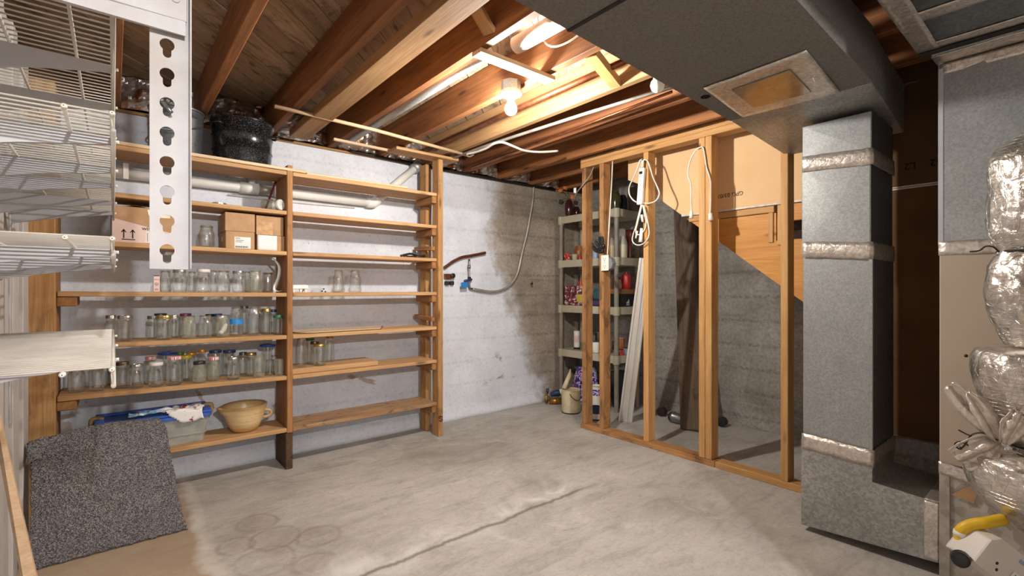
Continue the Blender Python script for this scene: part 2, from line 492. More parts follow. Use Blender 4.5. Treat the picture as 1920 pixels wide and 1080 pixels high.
def pottery():
    m, nt, b = nt_new('glazed_stoneware')
    nb = NB(nt)
    co = nb.coord()
    x, y, z = nb.sep(co)
    n = nb.noise(nb.coord((3, 3, 60)), 1.0, 5, 0.6)
    base = nb.ramp(n, [(0.3, rgb((196, 164, 112))), (0.65, rgb((222, 198, 152)))])
    rim = nb.ramp(nb.math('MULTIPLY', z, 5.0), [(0.62, 0.0), (0.78, 1.0)])
    base = nb.mix(rim, base, rgb((150, 108, 56)))
    low = nb.ramp(nb.math('MULTIPLY', z, 5.0), [(0.10, 0.6), (0.28, 0.0)])
    base = nb.mix(low, base, rgb((176, 132, 72)))
    d = nb.ramp(nb.voro(co, 70).outputs['Distance'], [(0.1, 1.0), (0.18, 0.0)])
    d = nb.math('MULTIPLY', d, nb.ramp(nb.noise(co, 20, 2), [(0.48, 0.0), (0.56, 1.0)]))
    base = nb.mix(nb.math('MULTIPLY', d, 0.8), base, rgb((92, 62, 34)))
    nb.l(base, b.inputs['Base Color'])
    b.inputs['Roughness'].default_value = 0.35
    nb.bump(n, 0.2, 0.003, b)
    return m


M['pottery'] = pottery()


def carpet():
    m, nt, b = nt_new('grey_loop_carpet')
    nb = NB(nt)
    co = nb.coord()
    v = nb.voro(co, 330)
    s = nb.sep(v.outputs['Color'])
    base = nb.ramp(s[0], [(0.0, rgb((52, 51, 55))), (0.5, rgb((100, 96, 97))), (1.0, rgb((158, 151, 146)))])
    base = nb.mix(nb.ramp(nb.noise(co, 5, 4), [(0.4, 0.0), (0.75, 0.3)]), base, rgb((88, 86, 92)))
    nb.l(base, b.inputs['Base Color'])
    b.inputs['Roughness'].default_value = 0.95
    b.inputs['Specular IOR Level'].default_value = 0.1
    nb.bump(v.outputs['Distance'], 0.6, 0.004, b)
    return m


M['carpet'] = carpet()


def cloth():
    m, nt, b = nt_new('printed_cloth')
    nb = NB(nt)
    co = nb.coord()
    x, y, z = nb.sep(co)
    nn = nb.noise(co, 16, 3, 0.5)
    base = rgb((226, 222, 218))
    blue = nb.ramp(nb.math('ADD', nb.math('MULTIPLY', x, -4.0), nb.math('MULTIPLY', nn, 0.9)), [(0.45, 0.0), (0.55, 1.0)])
    base = nb.mix(blue, base, nb.ramp(nb.noise(co, 40, 3), [(0.42, rgb((70, 146, 196))), (0.62, rgb((196, 220, 232)))]))
    red = nb.ramp(nb.noise(nb.coord((1, 1, 1)), 21, 2, 0.5), [(0.62, 0.0), (0.66, 1.0)])
    base = nb.mix(red, base, rgb((150, 34, 36)))
    dk = nb.ramp(nb.noise(co, 30, 2, 0.5), [(0.68, 0.0), (0.71, 1.0)])
    base = nb.mix(dk, base, rgb((60, 60, 66)))
    nb.l(base, b.inputs['Base Color'])
    b.inputs['Roughness'].default_value = 0.85
    return m


M['cloth'] = cloth()


def blot(name, cols, scale, rough=0.6):
    """patchy printed surface out of a few flat colours"""
    m, nt, b = nt_new(name)
    nb = NB(nt)
    n = nb.noise(nb.coord(rnd=3.0), scale, 2, 0.5, 0.5)
    k = len(cols)
    st = [(0.30 + 0.40 * i / k, rgb(c)) for i, c in enumerate(cols)]
    nb.l(nb.ramp(n, st, 'CONSTANT'), b.inputs['Base Color'])
    b.inputs['Roughness'].default_value = rough
    return m


M['print_box'] = blot('printed_carton', [(28, 22, 24), (112, 36, 40), (74, 26, 30), (150, 84, 88), (224, 220, 220), (44, 36, 40)], 26)
M['print_purple'] = blot('purple_printed_label', [(46, 26, 96), (70, 36, 128), (206, 190, 220), (54, 28, 108), (96, 70, 146)], 22)
M['print_straw'] = blot('red_fruit_print', [(226, 218, 206), (170, 40, 38), (196, 62, 52), (120, 30, 34)], 40)
M['paint_can'] = plain('cream_paint_splashed_tin', (206, 192, 160), rough=0.6, c2=(176, 160, 128), scale=9)
M['blue_tag'] = plain('blue_tag', (46, 132, 200), rough=0.45, scale=8)
M['blue_clamp'] = plain('blue_painted_metal', (34, 58, 96), rough=0.45, scale=20)
M['red'] = plain('red_plastic', (196, 44, 38), rough=0.4, scale=10)
M['darkred'] = plain('dark_red_plastic', (104, 34, 30), rough=0.35, scale=10)
M['maroon'] = plain('maroon_glaze', (70, 30, 32), rough=0.15, scale=6)
M['olive'] = plain('olive_glaze', (84, 76, 44), rough=0.2, c2=(50, 46, 28), scale=14)
M['wicker'] = plain('grey_basketry', (120, 110, 96), rough=0.8, scale=60, bump=0.5)
M['jug'] = plain('pale_jug_plastic', (206, 196, 170), rough=0.5, c2=(190, 180, 150), scale=8)
M['jugtop'] = plain('greyish_jug_plastic', (170, 164, 150), rough=0.5, scale=8)
M['yellow'] = plain('yellow_plastic', (226, 186, 30), rough=0.45, c2=(206, 164, 24), scale=8)
M['yel_lab'] = plain('yellow_label', (220, 198, 80), rough=0.6, scale=8)
M['orangebr'] = plain('amber_pottery', (170, 104, 48), rough=0.4, c2=(110, 62, 30), scale=18)
M['greyblue'] = plain('grey_blue_plastic', (150, 166, 186), rough=0.45, scale=8)
M['binblue'] = plain('blue_bin_lid', (54, 92, 176), rough=0.4, c2=(44, 78, 156), scale=4)
M['tan'] = plain('tan_plastic', (184, 152, 104), rough=0.5, scale=10)
M['greypaint'] = plain('grey_painted_board', (112, 110, 110), rough=0.7, c2=(94, 92, 92), scale=10, bump=0.2)
M['flower'] = plain('faded_silk_petal', (216, 128, 64), rough=0.7, scale=20)
M['stem'] = plain('dark_stem', (66, 58, 44), rough=0.7, scale=20)
M['blackcloth'] = plain('black_bag_cloth', (22, 22, 24), rough=0.8, scale=30)  # the box's own black
M['pumpgrey'] = plain('pale_grey_casing', (206, 198, 190), rough=0.4, c2=(196, 188, 180), scale=5)
M['purplec'] = plain('violet_cloth', (74, 56, 96), rough=0.8, scale=20)
M['tealc'] = plain('teal_cloth', (48, 84, 88), rough=0.8, scale=20)

# ------------------------------------------------------------------ geometry helpers
WM = {}


def wmat(o):
    return WM.get(o.name, Matrix.Identity(4))


def link(o, parent=None, mw=None):
    COL.objects.link(o)
    mw = mw or Matrix.Identity(4)
    WM[o.name] = mw
    o.matrix_basis = mw
    if parent is not None:
        o.parent = parent
        o.matrix_parent_inverse = wmat(parent).inverted()
    return o


def tag(o, label=None, cat=None, group=None, kind=None):
    if label:
        o['label'] = label
    if cat:
        o['category'] = cat
    if group:
        o['group'] = group
    if kind:
        o['kind'] = kind
    return o


def thing(name, label, cat, loc, group=None, kind=None):
    o = bpy.data.objects.new(name, None)
    o.empty_display_size = 0.05
    link(o, None, Matrix.Translation(V(loc)))
    return tag(o, label, cat, group, kind)


def mesh_obj(name, me, mat, parent=None, mw=None, smooth=False):
    if mat is not None and not me.materials:
        me.materials.append(M[mat] if isinstance(mat, str) else mat)
    if smooth:
        me.polygons.foreach_set('use_smooth', [True] * len(me.polygons))
    o = bpy.data.objects.new(name, me)
    return link(o, parent, mw)


def obj(name, bm, mat, parent=None, mw=None, smooth=False, recalc=True):
    if recalc:
        bmesh.ops.recalc_face_normals(bm, faces=bm.faces)
    me = bpy.data.meshes.new(name)
    bm.to_mesh(me)
    bm.free()
    return mesh_obj(name, me, mat, parent, mw, smooth)


def frame(a, b, up):
    """matrix with local X along a->b and local Z close to up, at the midpoint"""
    a, b, up = V(a), V(b), V(up)
    x = (b - a).normalized()
    if abs(x.dot(up)) > 0.98:
        up = V((1, 0, 0)) if abs(x.x) < 0.9 else V((0, 1, 0))
    z = (up - x * up.dot(x)).normalized()
    y = z.cross(x)
    m = Matrix((x, y, z)).transposed().to_4x4()
    m.translation = (a + b) / 2
    return m


BOXC = {}


def box_mesh(L, W, T, bev):
    key = (round(L, 4), round(W, 4), round(T, 4), round(bev, 4))
    bm = bmesh.new()
    bmesh.ops.create_cube(bm, size=1.0)
    bmesh.ops.scale(bm, vec=(L, W, T), verts=bm.verts)
    if bev:
        bmesh.ops.bevel(bm, geom=bm.edges[:], offset=min(bev, 0.3 * min(L, W, T)), segments=1, affect='EDGES', profile=0.5)
    return bm


def board(name, a, b, w, t, mat, parent=None, up=(0, 0, 1), bev=0.0025):
    """plank from a to b (centre line), w wide (local Y), t thick (local Z ~ up)"""
    m = frame(a, b, up)
    L = (V(b) - V(a)).length
    key = (round(L, 4), round(w, 4), round(t, 4), mat)
    if key in BOXC:
        return mesh_obj(name, BOXC[key], None, parent, m)
    bm = box_mesh(L, w, t, bev)
    o = obj(name, bm, mat, parent, m)
    BOXC[key] = o.data
    return o


def boxo(name, lo, hi, mat, parent=None, bev=0.003, long=None):
    """axis aligned box lo..hi; wood grain along its longest side"""
    lo, hi = V(lo), V(hi)
    d = hi - lo
    c = (lo + hi) / 2
    ax = long if long is not None else max(range(3), key=lambda i: d[i])
    e = V((0, 0, 0))
    e[ax] = d[ax] / 2
    if ax == 0:
        return board(name, c - e, c + e, d.y, d.z, mat, parent, (0, 0, 1), bev)
    if ax == 1:
        return board(name, c - e, c + e, d.x, d.z, mat, parent, (0, 0, 1), bev)
    return board(name, c - e, c + e, d.y, d.x, mat, parent, (1, 0, 0), bev)


def bm_tube(bm, pts, r, seg=8, closed=False, caps=True):
    pts = [V(p) for p in pts]
    n = len(pts)
    rr = r if isinstance(r, (list, tuple)) else [r] * n
    rings = []
    prev = None
    for i, p in enumerate(pts):
        if closed:
            d = pts[(i + 1) % n] - pts[i - 1]
        else:
            d = pts[min(i + 1, n - 1)] - pts[max(i - 1, 0)]
        d.normalize()
        if prev is None:
            a = V((0, 0, 1)) if abs(d.z) < 0.9 else V((1, 0, 0))
            u = d.cross(a).normalized()
        else:
            u = (prev - d * prev.dot(d))
            u = u.normalized() if u.length > 1e-6 else d.orthogonal().normalized()
        prev = u
        w = d.cross(u)
        rings.append([bm.verts.new(p + (u * math.cos(k * 2 * math.pi / seg) + w * math.sin(k * 2 * math.pi / seg)) * rr[i]) for k in range(seg)])
    m = n if closed else n - 1
    for i in range(m):
        A, B = rings[i], rings[(i + 1) % n]
        for k in range(seg):
            bm.faces.new((A[k], A[(k + 1) % seg], B[(k + 1) % seg], B[k]))
    if caps and not closed:
        bm.faces.new(rings[0][::-1])
        bm.faces.new(rings[-1])


def smooth_path(pts, sub=6):
    pts = [V(p) for p in pts]
    out = []
    n = len(pts)
    for i in range(n - 1):
        p0, p1, p2, p3 = pts[max(i - 1, 0)], pts[i], pts[i + 1], pts[min(i + 2, n - 1)]
        for k in range(sub):
            t = k / sub
            out.append(0.5 * ((2 * p1) + (p2 - p0) * t + (2 * p0 - 5 * p1 + 4 * p2 - p3) * t * t + (3 * p1 - p0 - 3 * p2 + p3) * t ** 3))
    out.append(pts[-1])
    return out


def tube(name, pts, r, mat, parent=None, seg=8, sub=0, caps=True, closed=False):
    pts = smooth_path(pts, sub) if sub else [V(p) for p in pts]
    if isinstance(r, (list, tuple)) and sub:
        n = len(r)
        r = [r[min(int(i / sub), n - 1)] for i in range(len(pts))]
    c = pts[0].copy()
    bm = bmesh.new()
    bm_tube(bm, [p - c for p in pts], r, seg, closed, caps)
    return obj(name, bm, mat, parent, Matrix.Translation(c), smooth=True)


def bm_lathe(bm, prof, seg=24, c=(0, 0, 0), cap_lo=True, cap_hi=False):
    c = V(c)
    rings = []
    for (r, z) in prof:
        rings.append([bm.verts.new(c + V((r * math.cos(k * 2 * math.pi / seg), r * math.sin(k * 2 * math.pi / seg), z))) for k in range(seg)])
    for i in range(len(prof) - 1):
        A, B = rings[i], rings[i + 1]
        for k in range(seg):
            bm.faces.new((A[k], A[(k + 1) % seg], B[(k + 1) % seg], B[k]))
    if cap_lo:
        bm.faces.new(rings[0][::-1])
    if cap_hi:
        bm.faces.new(rings[-1])


def lathe(name, prof, mat, loc, parent=None, seg=24, cap_lo=True, cap_hi=False, rot=None, smooth=True):
    bm = bmesh.new()
    bm_lathe(bm, prof, seg, (0, 0, 0), cap_lo, cap_hi)
    mw = Matrix.Translation(V(loc))
    if rot is not None:
        mw = mw @ rot
    o = obj(name, bm, mat, parent, mw, smooth)
    if smooth:
        me = o.data
        for e in me.edges:
            pass
        try:
            me.set_sharp_from_angle(angle=math.radians(42))
        except Exception:
            pass
    return o


def hexa(name, pts, mat, parent=None, bev=0.0):
    """eight corners: 4 bottom (ccw) then 4 top"""
    c = sum((V(p) for p in pts), V((0, 0, 0))) / 8
    bm = bmesh.new()
    vs = [bm.verts.new(V(p) - c) for p in pts]
    for f in ((3, 2, 1, 0), (4, 5, 6, 7), (0, 1, 5, 4), (1, 2, 6, 5), (2, 3, 7, 6), (3, 0, 4, 7)):
        bm.faces.new([vs[i] for i in f])
    if bev:
        bmesh.ops.bevel(bm, geom=bm.edges[:], offset=bev, segments=1, affect='EDGES', profile=0.5)
    return obj(name, bm, mat, parent, Matrix.Translation(c))


def quadsheet(name, corners, mat, parent=None, thick=0.002, nx=1, ny=1, wob=0.0, seed=0):
    """thin sheet through four corners (a,b,c,d), bulged by noise"""
    a, b, c, d = [V(p) for p in corners]
    ctr = (a + b + c + d) / 4
    nrm = (b - a).cross(d - a).normalized()
    bm = bmesh.new()
    sides = []
    for s in (0.0, 1.0):
        g = []
        for j in range(ny + 1):
            row = []
            for i in range(nx + 1):
                p = a.lerp(b, i / nx).lerp(d.lerp(c, i / nx), j / ny)
                q = p + nrm * (wob * noise.noise((p + V((seed, seed * .7, 0))) * 14.0)) if wob else p
                row.append(bm.verts.new(q - ctr - nrm * thick * s))
            g.append(row)
        sides.append(g)
    for s, g in enumerate(sides):
        for j in range(ny):
            for i in range(nx):
                f = (g[j][i], g[j][i + 1], g[j + 1][i + 1], g[j + 1][i])
                bm.faces.new(f if s == 0 else f[::-1])
    A, B = sides
    for i in range(nx):
        bm.faces.new((A[0][i], B[0][i], B[0][i + 1], A[0][i + 1]))
        bm.faces.new((A[ny][i + 1], B[ny][i + 1], B[ny][i], A[ny][i]))
    for j in range(ny):
        bm.faces.new((A[j + 1][0], B[j + 1][0], B[j][0], A[j][0]))
        bm.faces.new((A[j][nx], B[j][nx], B[j + 1][nx], A[j + 1][nx]))
    return obj(name, bm, mat, parent, Matrix.Translation(ctr), smooth=(nx > 2))


def from_curve(cu):
    ob = bpy.data.objects.new('tmp', cu)
    COL.objects.link(ob)
    dg = bpy.context.evaluated_depsgraph_get()
    dg.update()
    me = bpy.data.meshes.new_from_object(ob.evaluated_get(dg))
    bpy.data.objects.remove(ob)
    me.materials.clear()
    return me


def text(name, body, size, mat, parent, mw, ext=0.0004):
    cu = bpy.data.curves.new('txt', 'FONT')
    cu.body = body
    cu.size = size
    cu.extrude = ext
    cu.align_x = 'CENTER'
    cu.align_y = 'CENTER'
    return mesh_obj(name, from_curve(cu), mat, parent, mw)


def plate(name, outline, holes, thick, mat, parent, mw):
    """flat plate in local XY with real holes, thick along local Z"""
    cu = bpy.data.curves.new('pl', 'CURVE')
    cu.dimensions = '2D'
    cu.fill_mode = 'BOTH'
    cu.extrude = thick / 2
    for loop in [outline] + holes:
        sp = cu.splines.new('POLY')
        sp.points.add(len(loop) - 1)
        for p, q in zip(sp.points, loop):
            p.co = (q[0], q[1], 0, 1)
        sp.use_cyclic_u = True
    return mesh_obj(name, from_curve(cu), mat, parent, mw)


def copy_tree(o, loc, rotz=0.0):
    """copy of a thing with its parts, placed at loc"""
    c = o.copy()
    COL.objects.link(c)
    c.matrix_basis = Matrix.Translation(V(loc)) @ Matrix.Rotation(rotz, 4, 'Z')
    WM[c.name] = c.matrix_basis.copy()
    for ch in o.children:
        k = ch.copy()
        COL.objects.link(k)
        k.parent = c
        for g in ch.children:
            q = g.copy()
            COL.objects.link(q)
            q.parent = k
    return c


def rotm(x=(1, 0, 0), y=(0, 1, 0), loc=(0, 0, 0)):
    """matrix from local X and Y directions"""
    x, y = V(x).normalized(), V(y)
    y = (y - x * y.dot(x)).normalized()
    z = x.cross(y)
    m = Matrix((x, y, z)).transposed().to_4x4()
    m.translation = V(loc)
    return m


FACE_Y = lambda p: rotm((1, 0, 0), (0, 0, 1), p)        # writing on a face that looks towards -Y
FACE_X = lambda p: rotm((0, -1, 0), (0, 0, 1), p)       # writing on a face that looks towards -X

# ================================================================== the room
YS, YW = 3.11, 3.45        # front of the shelving, face of the back wall
XS, XB, XD = 2.84, 3.85, 3.05   # stud frame, far concrete wall, drywall beside the stairs
ZJ, ZP = 2.10, 2.29        # underside of joists, underside of subfloor

fl = boxo('floor', (-1.6, -2.2, -0.12), (4.1, 3.7, 0.0), 'floor', bev=0)
fl.data.transform(Matrix.Identity(4))
tag(fl, 'worn grey concrete slab floor', kind='structure')
# floor material uses room coordinates: keep the object's origin at the room origin
def rebase(o):
    mw = wmat(o)
    o.data = o.data.copy()
    o.data.transform(mw)
    o.matrix_basis = Matrix.Identity(4)
    WM[o.name] = Matrix.Identity(4)
    return o
rebase(fl)
wb = rebase(boxo('wall_back', (-0.5, YW, 0), (XB + 0.2, YW + 0.2, 2.08), 'wall_paint', bev=0))
tag(wb, 'whitewashed concrete back wall behind the shelving', kind='structure')
wr = rebase(boxo('wall_right', (XB, -0.2, 0), (XB + 0.2, YW, ZP + 0.03), 'wall_raw', bev=0))
tag(wr, 'bare board-formed concrete wall behind the studs', kind='structure')
# low footing along the back wall
bm = bmesh.new()
for (x0, x1) in ((-0.3, XB),):
    pr = [(YW, 0.0), (YW - 0.075, 0.0), (YW - 0.06, 0.035), (YW - 0.025, 0.085), (YW, 0.10)]
    N = 60
    rows = []
    for i in range(N + 1):
        x = x0 + (x1 - x0) * i / N
        rows.append([bm.verts.new((x, y + (0.010 * noise.noise(V((x * 5, y * 9, z * 7))) if y < YW else 0), max(0, z + (0.008 * noise.noise(V((x * 6, 3.0, z * 5))) if 0 < z else 0)))) for (y, z) in pr])
    for i in range(N):
        for j in range(len(pr) - 1):
            bm.faces.new((rows[i][j], rows[i + 1][j], rows[i + 1][j + 1], rows[i][j + 1]))
ft = obj('baseboard_back', bm, 'wall_paint', smooth=True)
tag(ft, 'rough concrete footing ledge along the back wall', kind='structure')

# left wall of white boards
XL = -0.30
wl = thing('wall_left', 'white painted board wall behind the wire shelves', None, (XL - 0.05, 1.9, 0), kind='structure')
y = 0.55
k = 0
while y < 2.96:
    w = (0.19, 0.115, 0.19, 0.115, 0.15)[k % 5]
    y1 = min(y + w, 2.99)
    d = 0.012 if k % 2 else 0.0
    boxo('panel', (XL - 0.04, y, 0.0), (XL + d, y1 - 0.003, ZJ - 0.005), 'panel_w', wl, bev=0.002)
    y = y1
    k += 1

# unseen wall end, added to block the second bulb and darken the floor
wn = rebase(boxo('wall_blocker', (1.25, -2.1, 0), (1.35, -0.24, ZJ - 0.01), 'drywall', bev=0))
tag(wn, 'unseen plain wall end added to block light from the second bulb', kind='structure')

# ceiling: joists and diagonal subfloor planks
ce = thing('ceiling', 'open joist ceiling with diagonal plank subfloor', None, (1.5, 1.2, ZP), kind='structure')
X0, X1, Y0, Y1 = -1.5, 4.0, -2.0, 3.62
u1 = V((1, 1, 0)).normalized()
n1 = V((-1, 1, 0)).normalized()
off = -5.0
rr = random.Random(3)
while off < 4.6:
    w = rr.choice((0.135, 0.14, 0.185, 0.14))
    a = off + 0.003
    b_ = off + w - 0.003
    off += w
    # clip the diagonal strip to the ceiling rectangle
    bm = bmesh.new()
    dz = rr.uniform(0, 0.004)
    L = 8.0
    ps = [n1 * a - u1 * L, n1 * a + u1 * L, n1 * b_ + u1 * L, n1 * b_ - u1 * L]
    vs = [bm.verts.new((p.x, p.y, ZP + dz)) for p in ps]
    bm.faces.new(vs)
    for co, no in (((X0, 0, 0), (-1, 0, 0)), ((X1, 0, 0), (1, 0, 0)), ((0, Y0, 0), (0, -1, 0)), ((0, Y1, 0), (0, 1, 0))):
        bmesh.ops.bisect_plane(bm, geom=bm.verts[:] + bm.edges[:] + bm.faces[:], plane_co=co, plane_no=no, clear_outer=True)
    if not bm.faces:
        bm.free()
        continue
    r = bmesh.ops.extrude_face_region(bm, geom=bm.faces[:])
    bmesh.ops.translate(bm, vec=(0, 0, 0.022), verts=[e for e in r['geom'] if isinstance(e, bmesh.types.BMVert)])
    rot = rotm(u1, n1, (n1 * (a + b_) / 2))
    bm.transform(rot.inverted())
    obj('plank', bm, 'plank', ce, rot)

JX = [-1.14, -0.75, -0.36, 0.03, 0.415, 0.80, 1.205, 1.577, 1.965, 2.36, 2.75, 3.14, 3.53, 3.92]
for i, xr in enumerate(JX):
    mt = 'joist' if i not in (7, 8, 9) else ('joist_l' if i == 8 else 'joist_r' if i == 9 else 'joist')
    boxo('joist', (xr - 0.041, Y0 if xr < 3.0 else 2.47, ZJ), (xr, YW + 0.13, ZP - 0.001), mt, ce, bev=0.003)
boxo('sill_plate', (-0.5, YW - 0.012, 2.081), (XB, YW + 0.14, ZJ - 0.001), 'joist_l', ce)
boxo('rim_board', (-0.5, YW + 0.135, 2.10), (XB, YW + 0.17, ZP - 0.002), 'joist', ce)
# pale board running flat below the joists, and blocking
boxo('nailer_board', (0.872, 1.085, ZJ - 0.022), (0.985, 3.30, ZJ - 0.002 + 0.03), 'joist_l', ce)
boxo('cross_board', (1.166, 1.605, ZJ - 0.02), (1.60, 1.672, ZJ - 0.001), 'pale', ce)
board('bridging', (0.985, 1.50, 2.26), (1.165, 1.54, 2.125), 0.065, 0.02, 'joist_l', ce, up=(1, 0, 1))
board('bridging', (1.582, 1.375, 2.118), (1.918, 1.505, 2.118), 0.055, 0.04, 'stud', ce, up=(0, 0, 1))
board('bridging', (1.985, 1.22, 2.25), (2.31, 1.24, 2.12), 0.065, 0.02, 'joist_r', ce, up=(1, 0, 1))

# crinkled foil-faced insulation stuffed between the joist ends
bays = [(JX[i], JX[i + 1] - 0.041) for i in range(3, 12)]
names = ['furthest left, above the grey pail', 'above the black speckled pot', 'just right of the black speckled pot', 'above the shelving beside the thin stick',
         'above the right shelf posts', 'right of the shelf posts', 'above the painted wall edge', 'above the grey cable on the back wall', 'over the resin shelf']
for (xa, xb), nm in zip(bays, names):
    bm = bmesh.new()
    N, K = 22, 14
    g = []
    c = V(((xa + xb) / 2, YW, 2.19))
    for j in range(K + 1):
        row = []
        for i in range(N + 1):
            x = xa + 0.004 + (xb - xa - 0.008) * i / N
            s = j / K
            z = 2.104 + 0.18 * s
            e = math.sin(math.pi * i / N) * math.sin(math.pi * (0.15 + 0.8 * s))
            p = V((x * 9, z * 13, xa))
            yy = YW + 0.015 - 0.10 * e - 0.035 * abs(noise.noise(p * 1.3)) - 0.018 * noise.noise(p * 3.1)
            row.append(bm.verts.new(V((x, yy, z)) - c))
        g.append(row)
    for j in range(K):
        for i in range(N):
            bm.faces.new((g[j][i], g[j][i + 1], g[j + 1][i + 1], g[j + 1][i]))
    o = obj('foil_insulation', bm, 'foil', None, Matrix.Translation(c))
    sm = o.modifiers.new('thick', 'SOLIDIFY')
    sm.thickness = 0.004
    sm.offset = 1
    tag(o, 'crinkled foil insulation between joist ends, ' + nm, 'insulation', 'foil insulation along the back wall')

# stud partition
fr = thing('wall_partition', 'open stud partition with bare pine studs', None, (XS + 0.045, 1.6, 0), kind='structure')
boxo('bottom_plate', (XS, 1.475, 0), (XS + 0.089, 2.575, 0.038), 'stud_old', fr)
boxo('bottom_plate', (XS, 0.86, 0), (XS + 0.089, 1.472, 0.038), 'stud', fr)
boxo('top_plate', (XS, 0.86, 2.048), (XS + 0.089, 2.575, 2.086), 'stud', fr)
boxo('top_plate', (XS, 0.86, 2.0865), (XS + 0.089, 2.575, 2.124), 'stud', fr)
for (ya, yb, m_) in ((2.522, 2.560, 'stud_old'), (2.345, 2.384, 'stud_old'), (1.950, 1.990, 'stud'), (1.537, 1.578, 'stud'), (1.494, 1.535, 'stud'), (1.057, 1.095, 'stud')):
    boxo('stud', (XS + 0.001, ya, 0.0385), (XS + 0.088, yb, 2.0475), m_, fr)

# stair side: drywall sheets, stringer and framing
ws = thing('wall_stairs', 'stair side wall of tan drywall over a wooden stringer', None, (XD + 0.05, 1.2, 0.3), kind='structure')
def polyplate(name, yz, x0, x1, mat, parent):
    """polygon in the Y-Z plane given thickness x0..x1; grain along Y"""
    c = V(((x0 + x1) / 2, sum(p[0] for p in yz) / len(yz), sum(p[1] for p in yz) / len(yz)))
    mw = rotm((0, -1, 0), (0, 0, 1), c)
    return plate(name, [(-(p[0] - c.y), p[1] - c.z) for p in yz], [], x1 - x0, mat, parent, mw)
d1 = at(1229, 367, X=XD)
d2 = at(1463, 535, X=XD)
sl = (d1.z - d2.z) / (d1.y - d2.y)
zl = lambda y: d2.z + sl * (y - d2.y)
KD = XD / 3.30
yk = lambda y: y * KD
zk = lambda z: H + (z - H) * KD
ZE = zk(1.645)
ZT = ZP - .005
yl = d2.y + (ZE - d2.z) / sl
YE = yk(.99)
dsh = polyplate('drywall_sheet', [(YE, ZE), (yl, ZE), (d1.y, d1.z), (yk(2.30), zk(1.93)), (yk(2.42), zk(1.985)), (yk(2.45), zk(2.0)), (yk(2.45), ZT), (YE, ZT)], XD - 0.012, XD, 'drywall', ws)
polyplate('drywall_edge', [(YE, ZE - 0.004), (yl + 0.01, ZE - 0.004), (yl + 0.01, ZE + 0.007), (YE, ZE + 0.007)], XD - 0.014, XD + 0.001, 'gypsum', ws)
Y9 = YE - .004
bsh = polyplate('brown_sheet', [(-0.2, zk(1.655)), (Y9, zk(1.655)), (Y9, ZT), (-0.2, ZT)], XD - 0.012, XD, 'brownpaper', ws)
polyplate('brown_sheet', [(-0.2, zk(.30)), (yk(.90), zk(.30)), (yk(.90), zk(1.637)), (-0.2, zk(1.637))], XD - 0.012, XD, 'brownpaper', ws)
for (za, zb) in ((1.6375, 1.644), (1.648, 1.6545)):
    polyplate('drywall_edge', [(-0.2, zk(za)), (Y9, zk(za)), (Y9, zk(zb)), (-0.2, zk(zb))], XD - 0.013, XD - 0.001, 'gypsum', ws)
# stringer: slanted board below the drywall
polyplate('stringer', [(yk(.55), zl(yk(.55))), (yl - 0.02, ZE - 0.02), (yl - 0.28, ZE - 0.05), (yk(1.30), ZE - 0.05), (yk(1.30), zk(1.41)), (yk(.55), zk(1.41))], XD + 0.004, XD + 0.045, 'ply', ws)
boxo('stringer_rail', (XD - 0.004, yk(1.31), ZE - 0.046), (XD + 0.03, yl - 0.04, ZE - 0.006), 'stud', ws)
boxo('stub_post', (XD - 0.006, yk(1.315), zk(1.40)), (XD + 0.03, yk(1.345), ZE - 0.046), 'stud', ws)
boxo('stub_post', (XD - 0.006, yk(1.245), zk(1.38)), (XD + 0.034, yk(1.29), ZE - 0.006), 'stud', ws)
boxo('tread_block', (XD + 0.001, yk(1.10), zk(1.53)), (XD + 0.03, yk(1.243), ZE - 0.006), 'ply', ws)
boxo('tread', (XD + 0.05, yk(.6), zk(1.385)), (XB - 0.02, yk(1.3), zk(1.42)), 'oldboard', ws)
boxo('tread', (XD + 0.05, yk(1.30), zk(1.56)), (XB - 0.02, yk(1.52), zk(1.60)), 'oldboard', ws)
rebase(boxo('curb', (XD - 0.05, -0.2, 0.0), (XD + 0.1, yk(1.0), zk(.30)), 'wall_raw', ws))
# marks printed upside down on the drywall paper
p = at(1372, 363, X=XD - 0.0128)
text('printed_date', 'GPG 03/07/20', 0.037, 'ink', dsh, rotm((0, 1, 0.0), (0, 0, -1), (p.x, p.y + 0.035, p.z - 0.005)))
p = at(1719, 309, X=XD - 0.0128)
text('printed_code', '15:42    L2', 0.047, 'ink', bsh, rotm((0, 1, 0), (0, 0, -1), (p.x, p.y - 0.052, p.z)))

# ================================================================== wooden shelving
ZS = [1.812, 1.571, 1.325, 1.074, 0.817, 0.569, 0.252]
TILT = [0.012, 0.013, 0.012, 0.012, 0.016, 0.020, 0.0]
XM0, XM1, XR, XLL = 0.810, 0.842, 1.855, -0.205
YBK = 3.37


def zs(i, x):
    return ZS[i] + (TILT[i] * (XM0 - x) / (XM0 - XLL) if x < XM0 else 0.0)


sh = thing('shelving_unit', 'rough pine shelving along the whitewashed wall, stocked with glass jars', 'shelving', ((XLL + XR) / 2, 3.26, 0))
for i, z in enumerate(ZS):
    th = 0.024
    boxo('shelf', (XM1 + 0.001, YS, z - th), (XR - 0.001 if i else XR - 0.001, YBK, z), 'shelf_st' if i == 6 else 'shelf', sh)
    a = V((XLL, (YS + YBK) / 2, zs(i, XLL) - th / 2))
    b = V((XM0 - 0.001, (YS + YBK) / 2, z - th / 2))
    board('shelf', a, b, YBK - YS, th, 'shelf', sh)
boxo('upright', (XM0, YS - 0.002, ZS[6] - 0.03), (XM1, YBK, 1.85), 'upright', sh)
boxo('upright', (XM0 - 0.006, YS + 0.006, 0.0), (XM1 + 0.002, YBK - 0.02, ZS[6] - 0.031), 'upright_dk', sh)
boxo('post', (XR, 3.09, 0.0), (XR + 0.041, 3.18, 2.062), 'post_old', sh)
